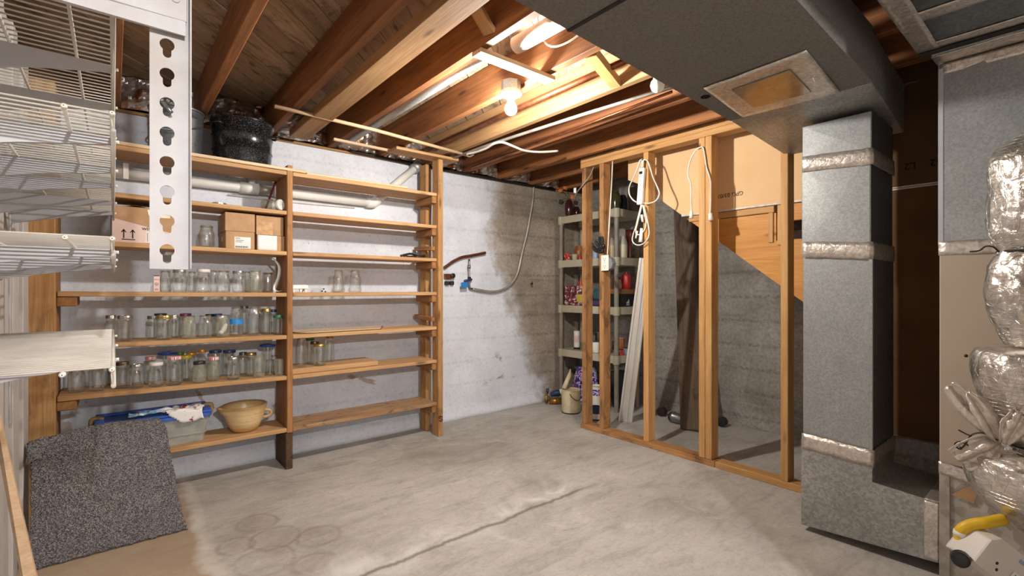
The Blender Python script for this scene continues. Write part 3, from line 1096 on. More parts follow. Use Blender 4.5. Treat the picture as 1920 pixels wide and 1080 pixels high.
boxo('post', (XR, 3.278, 0.0), (XR + 0.041, YW - 0.082, 2.062), 'post_old', sh)
boxo('post', (-0.312, 3.075, 0.0), (-0.208, 3.17, 2.06), 'post_old', sh)
boxo('side_board', (-0.235, 3.171, 0.0), (-0.208, YBK, 2.06), 'upright', sh)
for i, z in enumerate(ZS):
    boxo('cleat', (XR - 0.036, 3.118, z - 0.024 - 0.052), (XR - 0.0008, YBK, z - 0.0245), 'upright', sh)
    zz = zs(i, XLL)
    boxo('cleat', (-0.2075, 3.118, zz - 0.026 - 0.045), (-0.135, YBK, zz - 0.0255), 'upright', sh)
for z in (1.40, 0.87):
    board('cleat', (XR - 0.02, 3.13, z), (XR - 0.02, 3.40, z + 0.012), 0.03, 0.03, 'upright', sh)
text('pen_mark', '69', 0.05, 'ink', sh, rotm((0, 0, 1), (-1, 0, 0), (XR + 0.021, 3.0893, 0.13)))

# boards lying on the top shelf, under the ceiling and on the lower shelves
z = ZS[0]
zt = zs(0, 0.2)
o = board('trim_board', (-0.05, 3.16, zs(0, -0.05) + 0.011), (0.92, 3.15, zs(0, 0.81) + 0.011), 0.09, 0.018, 'pale')
tag(o, 'long pale trim board lying on the top shelf below the black pot', 'board')
o = board('trim_board', (0.93, 3.17, z + 0.0075), (1.62, 3.15, z + 0.0075), 0.09, 0.014, 'pale')
tag(o, 'thin pale trim board on the top shelf, right of the middle upright', 'board')
o = boxo('trim_board', (0.05, 3.26, zs(0, 0.1) + 0.002), (0.145, 3.33, zs(0, 0.1) + 0.022), 'pale')
tag(o, 'short pale wood offcut on the top shelf left of the grey pail', 'board')
o = boxo('cap_board', (1.50, 3.05, 2.063), (2.01, 3.185, 2.083), 'shelf')
tag(o, 'flat pine board capping the right shelf posts under the joists', 'board')
o = boxo('plank_offcut', (0.846, 3.135, ZS[5] + 0.001), (1.405, 3.37, ZS[5] + 0.033), 'shelf')
tag(o, 'thick pine offcut lying on the lower right shelf under the jars', 'board')
bm = bmesh.new()
pts = []
for k in range(9):
    a_ = math.pi * (0.5 + k / 8)
    pts.append((0.12 * math.cos(a_) * 0.9, 0.115 * math.sin(a_)))
pl_ = [(-0.20 + p[0], p[1]) for p in pts] + [(0.24, -0.115), (0.36, 0.115)]
o = plate('flat_panel', pl_, [], 0.008, 'pale', None, Matrix.Translation((1.18, 3.25, ZS[4] + 0.0055)))
tag(o, 'thin pale panel with a rounded end and dark edge on the fifth right shelf', 'panel')
plate('edge_band', [(p[0] * 1.012, p[1] * 1.02) for p in pl_], [], 0.003, 'black', o, Matrix.Translation((1.18, 3.25, ZS[4] + 0.0025)))

# rods hung below the joists
o = tube('thin_rod', [at(515, 199, Z=2.086), at(700, 243, Z=2.086), at(880, 292, Z=2.086)], 0.0115, 'pale', seg=8)
tag(o, 'long thin wooden rod running under the joists above the shelving', 'rod')
o = board('thin_stick', (1.12, 3.20, 2.089), (1.53, 3.205, 2.087), 0.022, 0.018, 'pale')
tag(o, 'short thin wooden stick under the joists at the back wall', 'stick')

# ---------------------------------------------------------------- pots on the top shelf
def pail(name, label, x, y, z, r, h, mat, rings, cat):
    t_ = thing(name, label, cat, (x, y, z))
    pr = [(r * 0.90, 0.0), (r * 0.93, 0.012)]
    for rz in rings:
        pr += [(r * (0.93 + 0.05 * (rz / h)), rz - 0.008), (r * (0.965 + 0.05 * (rz / h)), rz), (r * (0.93 + 0.05 * (rz / h)), rz + 0.008)]
    pr += [(r * 0.985, h - 0.012), (r * 1.03, h - 0.008), (r * 1.035, h), (r * 0.985, h), (r * 0.95, h - 0.03), (r * 0.88, 0.01)]
    lathe('body', pr, mat, (x, y, z), t_, seg=48)
    return t_

pz = zs(0, 0.6) + 0.022
pt = pail('stockpot', 'black speckled enamel canning pot on the top shelf', 0.60, 3.265, pz, 0.165, 2.088 - pz, 'enamel', (0.08, 0.165), 'pot')
for s in (-1, 1):
    c = V((0.60 + s * 0.17, 3.265, pz + 0.205))
    if s == -1:
        c = V((0.60 - 0.150, 3.265 - 0.085, pz + 0.205))
    ax = (c - V((0.60, 3.265, c.z))).normalized()
    tn = V((-ax.y, ax.x, 0))
    tube('handle', [c - tn * 0.045 - ax * 0.006, c - tn * 0.045 + ax * 0.022, c + tn * 0.045 + ax * 0.022, c + tn * 0.045 - ax * 0.006], 0.0065, 'black', pt, seg=8)
pz = zs(0, 0.3) + 0.0015
pt = pail('steel_pail', 'grey galvanised pail on the top shelf behind the white slotted upright', 0.272, 3.255, pz + 0.02, 0.128, 2.088 - pz - 0.02, 'galv_dk', (0.2,), 'pail')
tube('handle', [(0.17, 3.18, 2.0), (0.14, 3.10, 1.95), (0.20, 3.075, 1.93), (0.30, 3.08, 1.95), (0.385, 3.18, 2.0)], 0.004, 'steel', pt, seg=6, sub=4)

# ---------------------------------------------------------------- jars
def jar_prof(kind, r, h):
    if kind == 'mason':
        return [(r * .80, 0), (r * .93, .004), (r, .014), (r, h * .60), (r * .97, h * .68), (r * .86, h * .76), (r * .80, h * .80), (r * .80, h * .86), (r * .84, h * .87), (r * .80, h * .89), (r * .80, h)]
    if kind == 'tall':
        return [(r * .82, 0), (r * .95, .004), (r, .014), (r, h * .72), (r * .95, h * .79), (r * .80, h * .85), (r * .78, h * .89), (r * .82, h * .90), (r * .78, h * .92), (r * .78, h)]
    if kind == 'round':
        return [(r * .70, 0), (r * .88, .005), (r, h * .22), (r * 1.02, h * .42), (r * .97, h * .62), (r * .84, h * .76), (r * .80, h * .81), (r * .84, h * .86), (r * .80, h * .9), (r * .80, h)]
    if kind == 'waist':
        return [(r * .85, 0), (r, .01), (r * .96, h * .2), (r * .72, h * .48), (r * .80, h * .68), (r * .92, h * .80), (r * .85, h * .86), (r * .85, h)]
    if kind == 'decanter':
        return [(r * .80, 0), (r, .01), (r, h * .50), (r * .97, h * .62), (r * .60, h * .76), (r * .46, h * .80), (r * .58, h * .86), (r * .62, h * .93), (r * .62, h)]
    if kind == 'mushroom':
        return [(r * .55, 0), (r * .60, .008), (r * .60, h * .55), (r * .52, h * .75), (r * .55, h * .8), (r * .55, h)]
    return [(r * .86, 0), (r * .97, .004), (r, .012), (r, h * .80), (r * .96, h * .85), (r * .92, h * .87), (r * .92, h * .90), (r * .95, h * .92), (r * .92, h)]


NJ = [0]


def jar(u, hw, vtop, y, shelf, kind, lid, label, gl='glass', z0=None, group='glass jars on the pine shelving', lidw=None, fill=None):
    t = (u - CX) / F
    dx, dy = CA + t * SA, SA - t * CA
    k = y / dy
    x = k * dx
    r = hw * k / F / math.sqrt(1 + t * t)
    zb = (zs(shelf, x) if z0 is None else z0) + 0.0008
    ztop = H + (CY - vtop) / F * (k - r * 0.5)
    h = max(0.05, ztop - zb)
    pr = jar_prof(kind, r, h if lid is None else h - 0.003)
    rim = pr[-1][0]
    if lid is None:
        pr = pr + [(rim * 1.04, pr[-1][1] - 0.001), (rim * .93, pr[-1][1] - 0.001), (rim * .93, pr[-1][1] - 0.012)]
    inner = [(pr[3][0] * 0.90, 0.010)]
    bm = bmesh.new()
    bm_lathe(bm, pr, 28)
    bm_lathe(bm, [(pr[0][0] * 1.02, 0.007), (0.001, 0.009)], 28, cap_lo=False)
    o = obj('glass_jar', bm, gl, None, Matrix.Translation((x, y, zb)) @ Matrix.Rotation(rr.uniform(0, 6), 4, 'Z'), smooth=True)
    tag(o, label, 'jar', group)
    if lid is not None:
        lr = (lidw or rim * 1.09)
        lh = 0.016
        z1 = zb + h - lh
        bm = bmesh.new()
        if kind == 'mushroom':
            bm_lathe(bm, [(lr * .55, 0), (lr * .95, .004), (lr, .009), (lr * .95, .016), (lr * .6, .021), (.001, .022)], 32)
        elif lid in ('silver', 'gold', 'bronze', 'pewter'):
            bm_lathe(bm, [(lr * 1.03, 0), (lr * 1.03, .002), (lr, .003), (lr, .006), (lr * 1.02, .007), (lr, .0085), (lr, lh - .002), (lr * .97, lh), (lr * .84, lh), (lr * .82, lh - .0015), (.001, lh - .0015)], 32)
        else:
            bm_lathe(bm, [(lr, 0), (lr * 1.02, .002), (lr * 1.02, lh - .003), (lr * .97, lh), (lr * .9, lh), (lr * .88, lh - .001), (.001, lh - .001)], 32)
        l_ = obj('lid', bm, 'lid_' + lid, o, Matrix.Translation((x, y, z1)), smooth=True)
        try:
            l_.data.set_sharp_from_angle(angle=math.radians(40))
        except Exception:
            pass
    if fill == 'label':
        lathe('label', [(r * 1.008, h * .42), (r * 1.008, h * .60)], 'blue_tag', (x, y, zb), o, seg=28, cap_lo=False)
    if fill == 'paper':
        bm = bmesh.new()
        bm_tube(bm, smooth_path([(-r * .4, 0, .02), (r * .1, r * .3, h * .3), (r * .5, 0, h * .6)], 4), [r * .25, r * .35, r * .3, r * .3, r * .38, r * .4, r * .35, r * .3, r * .2], 8)
        obj('paper_scrap', bm, 'paper', o, Matrix.Translation((x, y, zb)), smooth=True)
    NJ[0] += 1
    return o


FR, BK = 3.175, 3.315
L6 = 'on the lowest jar shelf'
jar(126, 8, 690, 3.32, 5, 'straight', None, 'open clear jar half hidden at the far left end of the lowest jar shelf')
jar(144, 17.5, 686, 3.20, 5, 'mason', 'bronze', 'squat jar with dull bronze lid, leftmost in the front of the lowest jar shelf')
jar(182, 16, 681, 3.19, 5, 'mason', 'bronze', 'squat jar with dark lid and gold ring, second in front on the lowest jar shelf')
jar(209, 10, 690, 3.33, 5, 'straight', None, 'open jar in the back gap between the second and third front jars, lowest jar shelf', 'glass_d')
jar(230, 14.5, 679.5, 3.21, 5, 'mason', 'bronze', 'pint jar with dark tarnished lid, third in front on the lowest jar shelf')
jar(256, 15, 683.7, 3.165, 5, 'round', 'silver', 'round-bellied pint jar with silver lid left of the white-lidded jar')
jar(293, 15, 680, 3.165, 5, 'mason', 'white', 'pint jar with flat white lid on the lowest jar shelf')
jar(283, 13, 669, 3.27, 5, 'tall', 'check', 'jar with red gingham lid standing behind the white-lidded jar')
jar(314, 14, 661, 3.345, 5, 'mushroom', 'blue', 'jar with wide bright blue lid at the back behind two gingham lids', lidw=0.048)
jar(327, 16, 669, 3.168, 5, 'tall', 'check', 'tall jar with red gingham lid right of the white-lidded jar')
jar(338, 7, 661, 3.355, 5, 'straight', 'leaf', 'jar with green lid barely showing beside the wide blue lid')
jar(350, 11, 666.7, 3.255, 5, 'waist', 'yellow', 'waisted jar with bright yellow lid on the lowest jar shelf')
jar(359, 10, 661.5, 3.335, 5, 'straight', 'orange', 'jar with orange-gold lid behind the yellow lid')
jar(374, 13.5, 678, 3.162, 5, 'mason', 'black', 'squat embossed jar with dark patterned lid in front of the bottle-necked jar', 'glass_h')
jar(379, 11, 656, 3.28, 5, 'decanter', 'orange', 'bottle-necked jar with amber cap behind the dark patterned lid')
jar(400, 12, 670, 3.19, 5, 'mason', 'check', 'jar with red gingham lid in front of a navy lid', 'glass_h')
jar(404, 12, 657, 3.32, 5, 'straight', 'navy', 'tall jar with navy lid behind the rightmost gingham lid')
jar(430, 12, 657, 3.32, 5, 'straight', 'navy', 'tall jar with navy lid behind the silver-lidded pint jar')
jar(438, 13, 670, 3.17, 5, 'mason', 'silver', 'pint jar with shiny silver lid in front of a navy lid')
jar(456, 9, 661, 3.315, 5, 'tall', 'pewter', 'slim jar with grey lid between the silver lid and the gold lid')
jar(471, 10, 662, 3.25, 5, 'straight', 'gold', 'jar with gold lid behind an open jar near the middle upright')
jar(486, 11.5, 667, 3.175, 5, 'straight', None, 'open straight jar in front of the gold-lidded jar', 'glass_h')
jar(502, 15, 646.5, 3.315, 5, 'mushroom', 'blue', 'tall jar with very wide blue lid at the right end of the lowest jar shelf', lidw=0.047)
jar(506, 7.5, 675, 3.18, 5, 'straight', None, 'narrow small open jar below the very wide blue lid')
jar(515, 7, 666.7, 3.255, 5, 'straight', None, 'small open jar behind the last jar, against the middle upright')
jar(524, 9, 673, 3.165, 5, 'straight', None, 'small open jar at the right front end of the lowest jar shelf', 'glass_h')

jar(208, 12, 591.5, 3.27, 4, 'mason', 'silver', 'pint jar with silver lid, leftmost on the upper jar shelf')
jar(234.5, 15, 592, 3.18, 4, 'straight', 'silver', 'wide jar with silver lid, second from left on the upper jar shelf')
jar(286, 10, 592.5, 3.24, 4, 'straight', 'pewter', 'jar with dull grey lid left of the pale-gold-lidded jar')
jar(301, 12, 588, 3.35, 4, 'straight', 'black', 'jar with black lid at the back behind the pale gold lid')
jar(308, 15, 591.7, 3.165, 4, 'straight', 'gold', 'straight jar with pale gold lid on the upper jar shelf')
jar(326, 9, 591, 3.27, 4, 'straight', 'silver', 'slim jar with silver lid between the pale gold lid and a hazy open jar')
jar(348, 11, 588, 3.33, 4, 'straight', 'plum', 'jar with plum-coloured lid behind the hazy greenish jar')
jar(354, 14.5, 593, 3.17, 4, 'mason', None, 'hazy greenish open pint jar on the upper jar shelf', 'glass_h')
jar(385, 14, 591.7, 3.172, 4, 'mason', None, 'embossed open pint jar between the hazy jar and the paper-filled jar')
jar(393, 8, 589, 3.30, 4, 'straight', 'black', 'jar with black lid behind the embossed open pint jar')
jar(408, 9, 588.5, 3.31, 4, 'straight', 'navy', 'jar with dark blue lid behind the paper-filled jar')
jar(417.5, 13.5, 591, 3.175, 4, 'mason', None, 'open jar holding a cream paper scrap on the upper jar shelf', 'glass_h', fill='paper')
jar(443.5, 12.5, 576.7, 3.19, 4, 'tall', None, 'tall open jar with a blue label band on the upper jar shelf', fill='label')
jar(458, 9.5, 574, 3.32, 4, 'tall', 'pewter', 'tall jar with grey lid between two tall open jars at the back')
jar(476.5, 13.5, 576, 3.195, 4, 'tall', None, 'tall open quart jar right of the blue-labelled jar')
jar(500, 9.5, 579, 3.215, 4, 'tall', 'gold', 'tall slim jar with gold lid beside the green-lidded jar')
jar(497, 9.5, 575, 3.335, 4, 'straight', 'white', 'tall jar with white lid behind the gold-lidded slim jar')
jar(512, 7.5, 580.5, 3.29, 4, 'straight', 'navy', 'jar with dark blue lid behind the green-lidded jar')
jar(521, 9, 591, 3.18, 4, 'straight', 'green', 'small straight jar with green lid by the middle upright')

jar(310, 12.5, 507.5, 3.215, 3, 'mason', None, 'open jar beside the small pink carton on the fourth shelf')
jar(336.5, 14.5, 506, 3.19, 3, 'mason', 'silver', 'jar with silver lid below the end of the white slotted upright')
jar(360, 8.5, 509, 3.30, 3, 'straight', None, 'open jar set back between the silver lid and the white lid, fourth shelf')
jar(381.5, 14.5, 504.7, 3.185, 3, 'mason', 'white', 'jar with white lid on the fourth shelf')
jar(400.5, 7.5, 507, 3.31, 3, 'straight', None, 'slim open jar set back right of the white-lidded jar, fourth shelf')
jar(418.5, 13.5, 507.5, 3.19, 3, 'mason', None, 'open jar right of the white-lidded jar, front of the fourth shelf')
jar(447, 12.5, 508, 3.185, 3, 'mason', 'silver', 'jar with silver lid between two open jars on the fourth shelf')
jar(463.5, 7, 509, 3.30, 3, 'straight', None, 'slim open jar set back left of the frosted jar')
jar(479, 13, 507.5, 3.18, 3, 'mason', None, 'frosted open jar on the fourth shelf', 'glass_h')
jar(502, 10.5, 511, 3.20, 3, 'straight', None, 'smoky jar beside the curled white paper on the fourth shelf', 'glass_d')
jar(387.5, 15, 422.5, 3.20, 2, 'mason', None, 'lone open jar left of the stacked cardboard boxes')
jar(634.5, 12, 506.4, 3.20, 3, 'mason', None, 'left one of two open quart jars on the fourth right shelf')
jar(665, 13, 506.4, 3.22, 3, 'mason', None, 'right one of two open quart jars on the fourth right shelf')
zb_ = ZS[5] + 0.0335
jar(565, 11.5, 634, 3.20, 5, 'tall', None, 'tall open jar at the left end of the thick pine offcut', z0=zb_)
jar(580, 9.5, 634, 3.325, 5, 'straight', 'leaf', 'jar with green lid at the back of the thick pine offcut', z0=zb_)
jar(590, 8.5, 641, 3.262, 5, 'straight', 'bronze', 'jar with dark lid between the green lid and the front gold lid, pine offcut', z0=zb_)
jar(599.5, 11.5, 645.5, 3.19, 5, 'straight', 'gold', 'short jar with gold lid in front on the thick pine offcut', z0=zb_)
jar(618, 9.5, 630, 3.31, 5, 'tall', 'gold', 'tall jar with gold lid, rightmost on the thick pine offcut', z0=zb_)

# jar lying on its side on the second shelf, loose lid ring and red stick
x0 = at(515, 380, Y=3.19).x
zz = zs(1, x0)
ax = V((0.62, -0.78, 0)).normalized()
j = lathe('glass_jar', jar_prof('mason', 0.036, 0.118), 'glass_h', V((x0 - 0.052, 3.235, zz + 0.0375)), None, seg=28, rot=V((0, 0, 1)).rotation_difference(ax).to_matrix().to_4x4())
tag(j, 'jar lying on its side with a white cap on the second shelf', 'jar', 'glass jars on the pine shelving')
lathe('lid', [(.0325, 0), (.033, .012), (.031, .015), (.02, .015), (.019, .012), (.008, .012), (.007, .014), (.001, .014)], 'lid_white', V((x0 - 0.052, 3.235, zz + 0.0375)) + ax * 0.108, j, seg=28, rot=V((0, 0, 1)).rotation_difference(ax).to_matrix().to_4x4())
xr = at(410, 378, Y=3.2).x
o = lathe('canning_ring', [(.036, 0), (.036, .012), (.033, .013), (.024, .013), (.024, .011), (.001, .011)], 'lid_silver', (xr, 3.185, zs(1, xr) + 0.001), None, seg=32)
tag(o, 'loose silver jar lid on the second shelf above the boxes', 'jar lid')
rs0 = at(496, 381, Y=3.33)
rs0.z = zs(1, rs0.x) + .009
o = board('red_stick', rs0, at(519, 334, Y=3.36), 0.012, 0.004, 'darkred', up=(0, 1, 0))
tag(o, 'dark red stick leaning against the pipe behind the lying jar', 'stick')

# ---------------------------------------------------------------- boxes on the third shelf
def carton(name, label, u0, u1, v0, v1, y0, dep, shelf, cat='box', mat='card', z0=None, x0=None, x1=None):
    xa = at(u0, 500, Y=y0).x if x0 is None else x0
    xb = at(u1, 500, Y=y0).x if x1 is None else x1
    zb = zs(shelf, (xa + xb) / 2) + 0.001 if z0 is None else z0
    zt_ = at((u0 + u1) / 2, v0, Y=y0).z
    o = boxo(name, (xa, y0, zb), (xb, y0 + dep, zt_), mat, None, bev=0.002)
    tag(o, label, cat)
    return o, xa, xb, zb, zt_

yb = 3.15
o, xa, xb, zb, zt1 = carton('cardboard_box', 'lower left brown box with a white shipping label', 423, 477.5, 434.5, 466, yb, 0.20, 2)
lab_ = quadsheet('shipping_label', [(xa + .30 * (xb - xa), yb - .0004, zb + .004), (xa + .86 * (xb - xa), yb - .0004, zb + .004), (xa + .86 * (xb - xa), yb - .0004, zt1 - .03), (xa + .30 * (xb - xa), yb - .0004, zt1 - .03)], 'paper', o, 0.0006)
for (f0, f1, zz_, hh) in ((.34, .50, zt1 - .040, .003), (.34, .62, zt1 - .052, .003), (.34, .56, zt1 - .060, .0025)):
    boxo('label_line', (xa + f0 * (xb - xa), yb - .0016, zz_), (xa + f1 * (xb - xa), yb - .0009, zz_ + hh), 'inkgrey', lab_, bev=0)
for k in range(16):
    f0 = .33 + .028 * k
    boxo('barcode_bar', (xa + f0 * (xb - xa), yb - .0016, zb + .008), (xa + (f0 + (.010, .018, .007)[k % 3]) * (xb - xa), yb - .0009, zb + .018), 'ink', lab_, bev=0)
quadsheet('side_label', [(xa - .0004, yb + .13, zb + .05), (xa - .0004, yb + .10, zb + .05), (xa - .0004, yb + .10, zb + .075), (xa - .0004, yb + .13, zb + .075)], 'paper', o, 0.0005)
carton('cardboard_box', 'upper left plain brown box, stacked on the labelled box', 422, 478, 399.5, 434, yb, 0.20, 2, z0=zt1 + 0.001)
ya2 = 3.155
o, xa, xb, zb, zt2 = carton('cardboard_box', 'lower right box covered by a white sheet', 482, 533.5, 441.5, 470, ya2, 0.21, 2)
quadsheet('white_sheet', [(xa + .002, ya2 - .0006, zb + .002), (xa + .72 * (xb - xa), ya2 - .0006, zb + .002), (xa + .72 * (xb - xa), ya2 - .0006, zt2 - .001), (xa + .002, ya2 - .0006, zt2 - .001)], 'paper', o, 0.001, 8, 6, 0.0012)
o, xa, xb, zb, zt3 = carton('cardboard_box', 'upper right brown box beside the middle upright', 480.5, 531.5, 405.5, 441, ya2 + .003, 0.21, 2, z0=zt2 + 0.001)
quadsheet('tape_patch', [(xa + .002, ya2 + .0026, zb + .001), (xa + .60 * (xb - xa), ya2 + .0026, zb + .001), (xa + .60 * (xb - xa), ya2 + .0026, zt3 - .035), (xa + .002, ya2 + .0026, zt3 - .035)], plain('paler_cardboard', (204, 164, 122), rough=.7, spec=.2), o, 0.0005)

# open box with pale pink print at the left
yb = 3.145
xa, xb = at(210, 420, Y=yb).x, at(347, 420, Y=yb).x
zb = zs(2, .1) + .002
zt_ = at(225, 386, Y=yb).z
bx = thing('shipping_box', 'open brown shipping box with pale pink print, behind the white slotted upright', 'box', ((xa + xb) / 2, yb + .11, zb))
fpn = boxo('front_panel', (xa, yb, zb), (xb, yb + .005, zt_), 'card', bx, bev=.001)
boxo('back_panel', (xa, yb + .215, zb), (xb, yb + .22, zt_), 'card_shade', bx, bev=.001)
boxo('side_panel', (xa, yb + .005, zb), (xa + .005, yb + .215, zt_), 'card_shade', bx, bev=.001)
boxo('side_panel', (xb - .005, yb + .005, zb), (xb, yb + .215, zt_), 'card_shade', bx, bev=.001)
boxo('bottom_panel', (xa + .005, yb + .005, zb), (xb - .005, yb + .215, zb + .005), 'card_shade', bx, bev=.001)
board('flap', (xa + .005, yb + .216, zt_ + .004), (xa + .13, yb + .14, zt_ + .022), .12, .003, 'card', bx, up=(0, 0, 1))
pk = plate('pink_print', [(0, .001), (xb - xa, .001), (xb - xa, .045), (0, (zt_ - zb) * .66)], [], .0008, 'pink', fpn, FACE_Y((xa, yb - .0006, zb)))
for s in (0.046, 0.082):
    xx = xa + s
    boxo('arrow', (xx - .002, yb - .0020, zb + .022), (xx + .002, yb - .0011, zb + .062), 'ink', fpn, bev=0)
    plate('arrow', [(-.011, .050), (-.009, .048), (0, .058), (.009, .048), (.011, .050), (0, .067)], [], .0008, 'ink', fpn, FACE_Y((xx, yb - .0016, zb + .002)))
boxo('arrow_base', (xa + .038, yb - .0020, zb + .014), (xa + .092, yb - .0011, zb + .018), 'ink', fpn, bev=0)
text('printed_word', 'with', .030, 'ink', fpn, FACE_Y((xa + .145, yb - .0016, zb + .077)))
quadsheet('label', [(xa + .135, yb - .0012, zb + .004), (xa + .205, yb - .0012, zb + .004), (xa + .205, yb - .0012, zb + .062), (xa + .135, yb - .0012, zb + .062)], 'paper', fpn, .0006)
for k in range(6):
    boxo('label_line', (xa + .142 + .010 * k, yb - .0024, zb + .010), (xa + .144 + .010 * k, yb - .0016, zb + .055), 'inkgrey', fpn, bev=0)
quadsheet('packing_tape', [(xa + .150, yb - .0006, zt_ - .045), (xa + .24, yb - .0006, zt_ - .045), (xa + .24, yb - .0006, zt_ - .008), (xa + .142, yb - .0006, zt_ - .008)], plain('clear_tape', (206, 170, 128), rough=.25), fpn, .0005)

M['carton_ink'] = plain('faded_print', (196, 172, 168), rough=.8, c2=(150, 132, 134), scale=120, spec=.1)
# small pink carton and curled paper on the fourth shelf
xa, xb = at(287.5, 530, Y=3.15).x, at(299.5, 530, Y=3.15).x
zb = zs(3, xa)
o = boxo('small_carton', (xa, 3.15, zb + .001), (xb, 3.18, at(293, 518, Y=3.15).z), 'pink', bev=.001)
tag(o, 'small upright pink carton at the left of the fourth-shelf jars', 'carton')
boxo('carton_flap', (xa + .002, 3.152, at(293, 518, Y=3.15).z), (xb - .002, 3.166, at(293, 518, Y=3.15).z + .005), 'black', o, bev=0)
zt_ = at(293, 518, Y=3.15).z
lathe('carton_print', [(.0095, 0), (.0065, .0004), (.001, .0004)], 'carton_ink', ((xa + xb) / 2, 3.1495, (zb + zt_) / 2), o, seg=14, rot=Matrix.Rotation(math.pi / 2, 4, 'X'))
boxo('carton_print', (xa + .006, 3.1492, zb + .008), (xb - .006, 3.1498, zb + .018), 'carton_ink', o, bev=0)
boxo('carton_print', (xa + .003, 3.1492, zt_ - .02), (xb - .003, 3.1498, zt_ - .014), 'carton_ink', o, bev=0)
bm = bmesh.new()
prof = [at(505, 481, Y=3.21), at(515, 489, Y=3.20), at(521, 502, Y=3.195), at(519, 520, Y=3.2), at(514, 534, Y=3.2), at(512, 543, Y=3.19), at(520, 546.5, Y=3.17), at(528, 545, Y=3.165)]
prof = smooth_path(prof, 4)
wd_ = [.02 + .035 * math.sin(math.pi * i / (len(prof) - 1)) for i in range(len(prof))]
for i, p in enumerate(prof):
    p.z = max(p.z, zs(3, p.x) + .002)
    pass
A = [bm.verts.new(p) for p in prof]
B = [bm.verts.new(p + V((w * .42, w * .2, .0))) for p, w in zip(prof, wd_)]
for i in range(len(prof) - 1):
    bm.faces.new((A[i], A[i + 1], B[i + 1], B[i]))
o = obj('curled_paper', bm, 'paper', None, smooth=True)
s_ = o.modifiers.new('thick', 'SOLIDIFY')
s_.thickness = .0012
tag(o, 'curled strip of white paper standing beside the middle upright', 'paper')

# right section: black clamp, white tray, black clips
p = at(750, 485, Y=3.15)
cl = thing('spring_clamp', 'black spring clamp lying on the third right shelf', 'clamp', (1.66, 3.18, ZS[2]))
def pz_(u, v, y=3.17):
    q = at(u, v, Y=y)
    q.z = max(q.z, ZS[2] + .007)
    return q
tube('jaw', [pz_(751, 480), pz_(762, 477), pz_(772, 476), pz_(785, 481)], .008, 'black', cl, seg=8, sub=3)
tube('jaw', [pz_(757, 484), pz_(770, 484), pz_(785, 484), pz_(795, 485)], .008, 'black', cl, seg=8, sub=3)
tube('handle', [pz_(780, 481, 3.19), pz_(795, 479, 3.21), pz_(797, 480, 3.20)], .007, 'iron', cl, seg=8, sub=3)
tube('spring', [pz_(780, 485, 3.15), pz_(784, 487, 3.145), pz_(788, 485, 3.15)], .009, 'iron', cl, seg=8, sub=3)
o = board('wood_stick', (1.70, 3.20, ZS[2] + .012), (1.846, 3.36, ZS[2] + .030), .022, .014, 'upright')
tag(o, 'small wooden stick behind the black clamp on the third right shelf', 'stick')
tr = thing('plastic_tray', 'white plastic tray upside down by the middle upright, fourth right shelf', 'tray', (.90, 3.20, ZS[3]))
z = ZS[3] + .001
hexa('top', [(.848, 3.135, z + .022), (.945, 3.135, z + .022), (.945, 3.23, z + .022), (.848, 3.23, z + .022), (.85, 3.137, z + .047), (.940, 3.137, z + .047), (.940, 3.228, z + .047), (.85, 3.228, z + .047)], 'plastic_w', tr, .003)
for (xa, ya) in ((.855, 3.145), (.895, 3.145), (.925, 3.145), (.855, 3.21), (.925, 3.21)):
    hexa('foot', [(xa, ya, z), (xa + .008, ya, z), (xa + .008, ya + .008, z), (xa, ya + .008, z), (xa - .004, ya - .004, z + .022), (xa + .014, ya - .004, z + .022), (xa + .014, ya + .012, z + .022), (xa - .004, ya + .012, z + .022)], 'plastic_w', tr)
ck = thing('hair_clip', 'tiny black plastic clip on the fourth right shelf left of the two jars', 'clip', (1.02, 3.17, ZS[3]))
for (u, v) in ((604, 546), (607, 542), (610, 547)):
    q = at(u, v, Y=3.17)
    q.z = max(q.z, ZS[3] + .005)
    lathe('clip_piece', [(.002, -.004), (.006, -.002), (.006, .003), (.002, .005)], 'black', q, ck, seg=8, cap_hi=True)

# storage bin with cloth, and stoneware bowl on the bottom shelf
zb = ZS[6] + .001
xa, xb, ya, y2 = -.075, .425, 3.125, 3.39
bn = thing('storage_bin', 'clear plastic storage bin with a blue lid on the bottom shelf', 'bin', ((xa + xb) / 2, 3.26, zb))
hz = .140
def roundbox(name, lo, hi, ins, mat, parent, rad=.03, open_top=False, rings=6):
    """tub whose foot is inset by ins, with rounded vertical corners"""
    bm = bmesh.new()
    cx_, cy_ = (lo[0] + hi[0]) / 2, (lo[1] + hi[1]) / 2
    ringv = []
    for k in range(rings + 1):
        s = k / rings
        i_ = ins * (1 - s)
        hx, hy = (hi[0] - lo[0]) / 2 - i_, (hi[1] - lo[1]) / 2 - i_
        ring = []
        for q, (sx, sy) in enumerate(((1, 1), (-1, 1), (-1, -1), (1, -1))):
            for e in range(5):
                a_ = math.pi / 2 * (q + e / 4)
                ring.append(bm.verts.new((sx * (hx - rad) + rad * math.cos(a_), sy * (hy - rad) + rad * math.sin(a_), lo[2] + (hi[2] - lo[2]) * s - lo[2])))
        ringv.append(ring)
    for k in range(rings):
        A, B = ringv[k], ringv[k + 1]
        n_ = len(A)
        for i in range(n_):
            bm.faces.new((A[i], A[(i + 1) % n_], B[(i + 1) % n_], B[i]))
    bm.faces.new(ringv[0][::-1])
    if not open_top:
        bm.faces.new(ringv[-1])
    return obj(name, bm, mat, parent, Matrix.Translation((cx_, cy_, lo[2])), smooth=False)
roundbox('tub', (xa + .012, ya + .012, zb), (xb - .012, y2 - .012, zb + hz), .022, 'bin', bn, open_top=True)
roundbox('tub_rib', (xa + .0205, ya + .0205, zb + .048), (xb - .022, y2 - .022, zb + .052), 0, 'bin', bn)
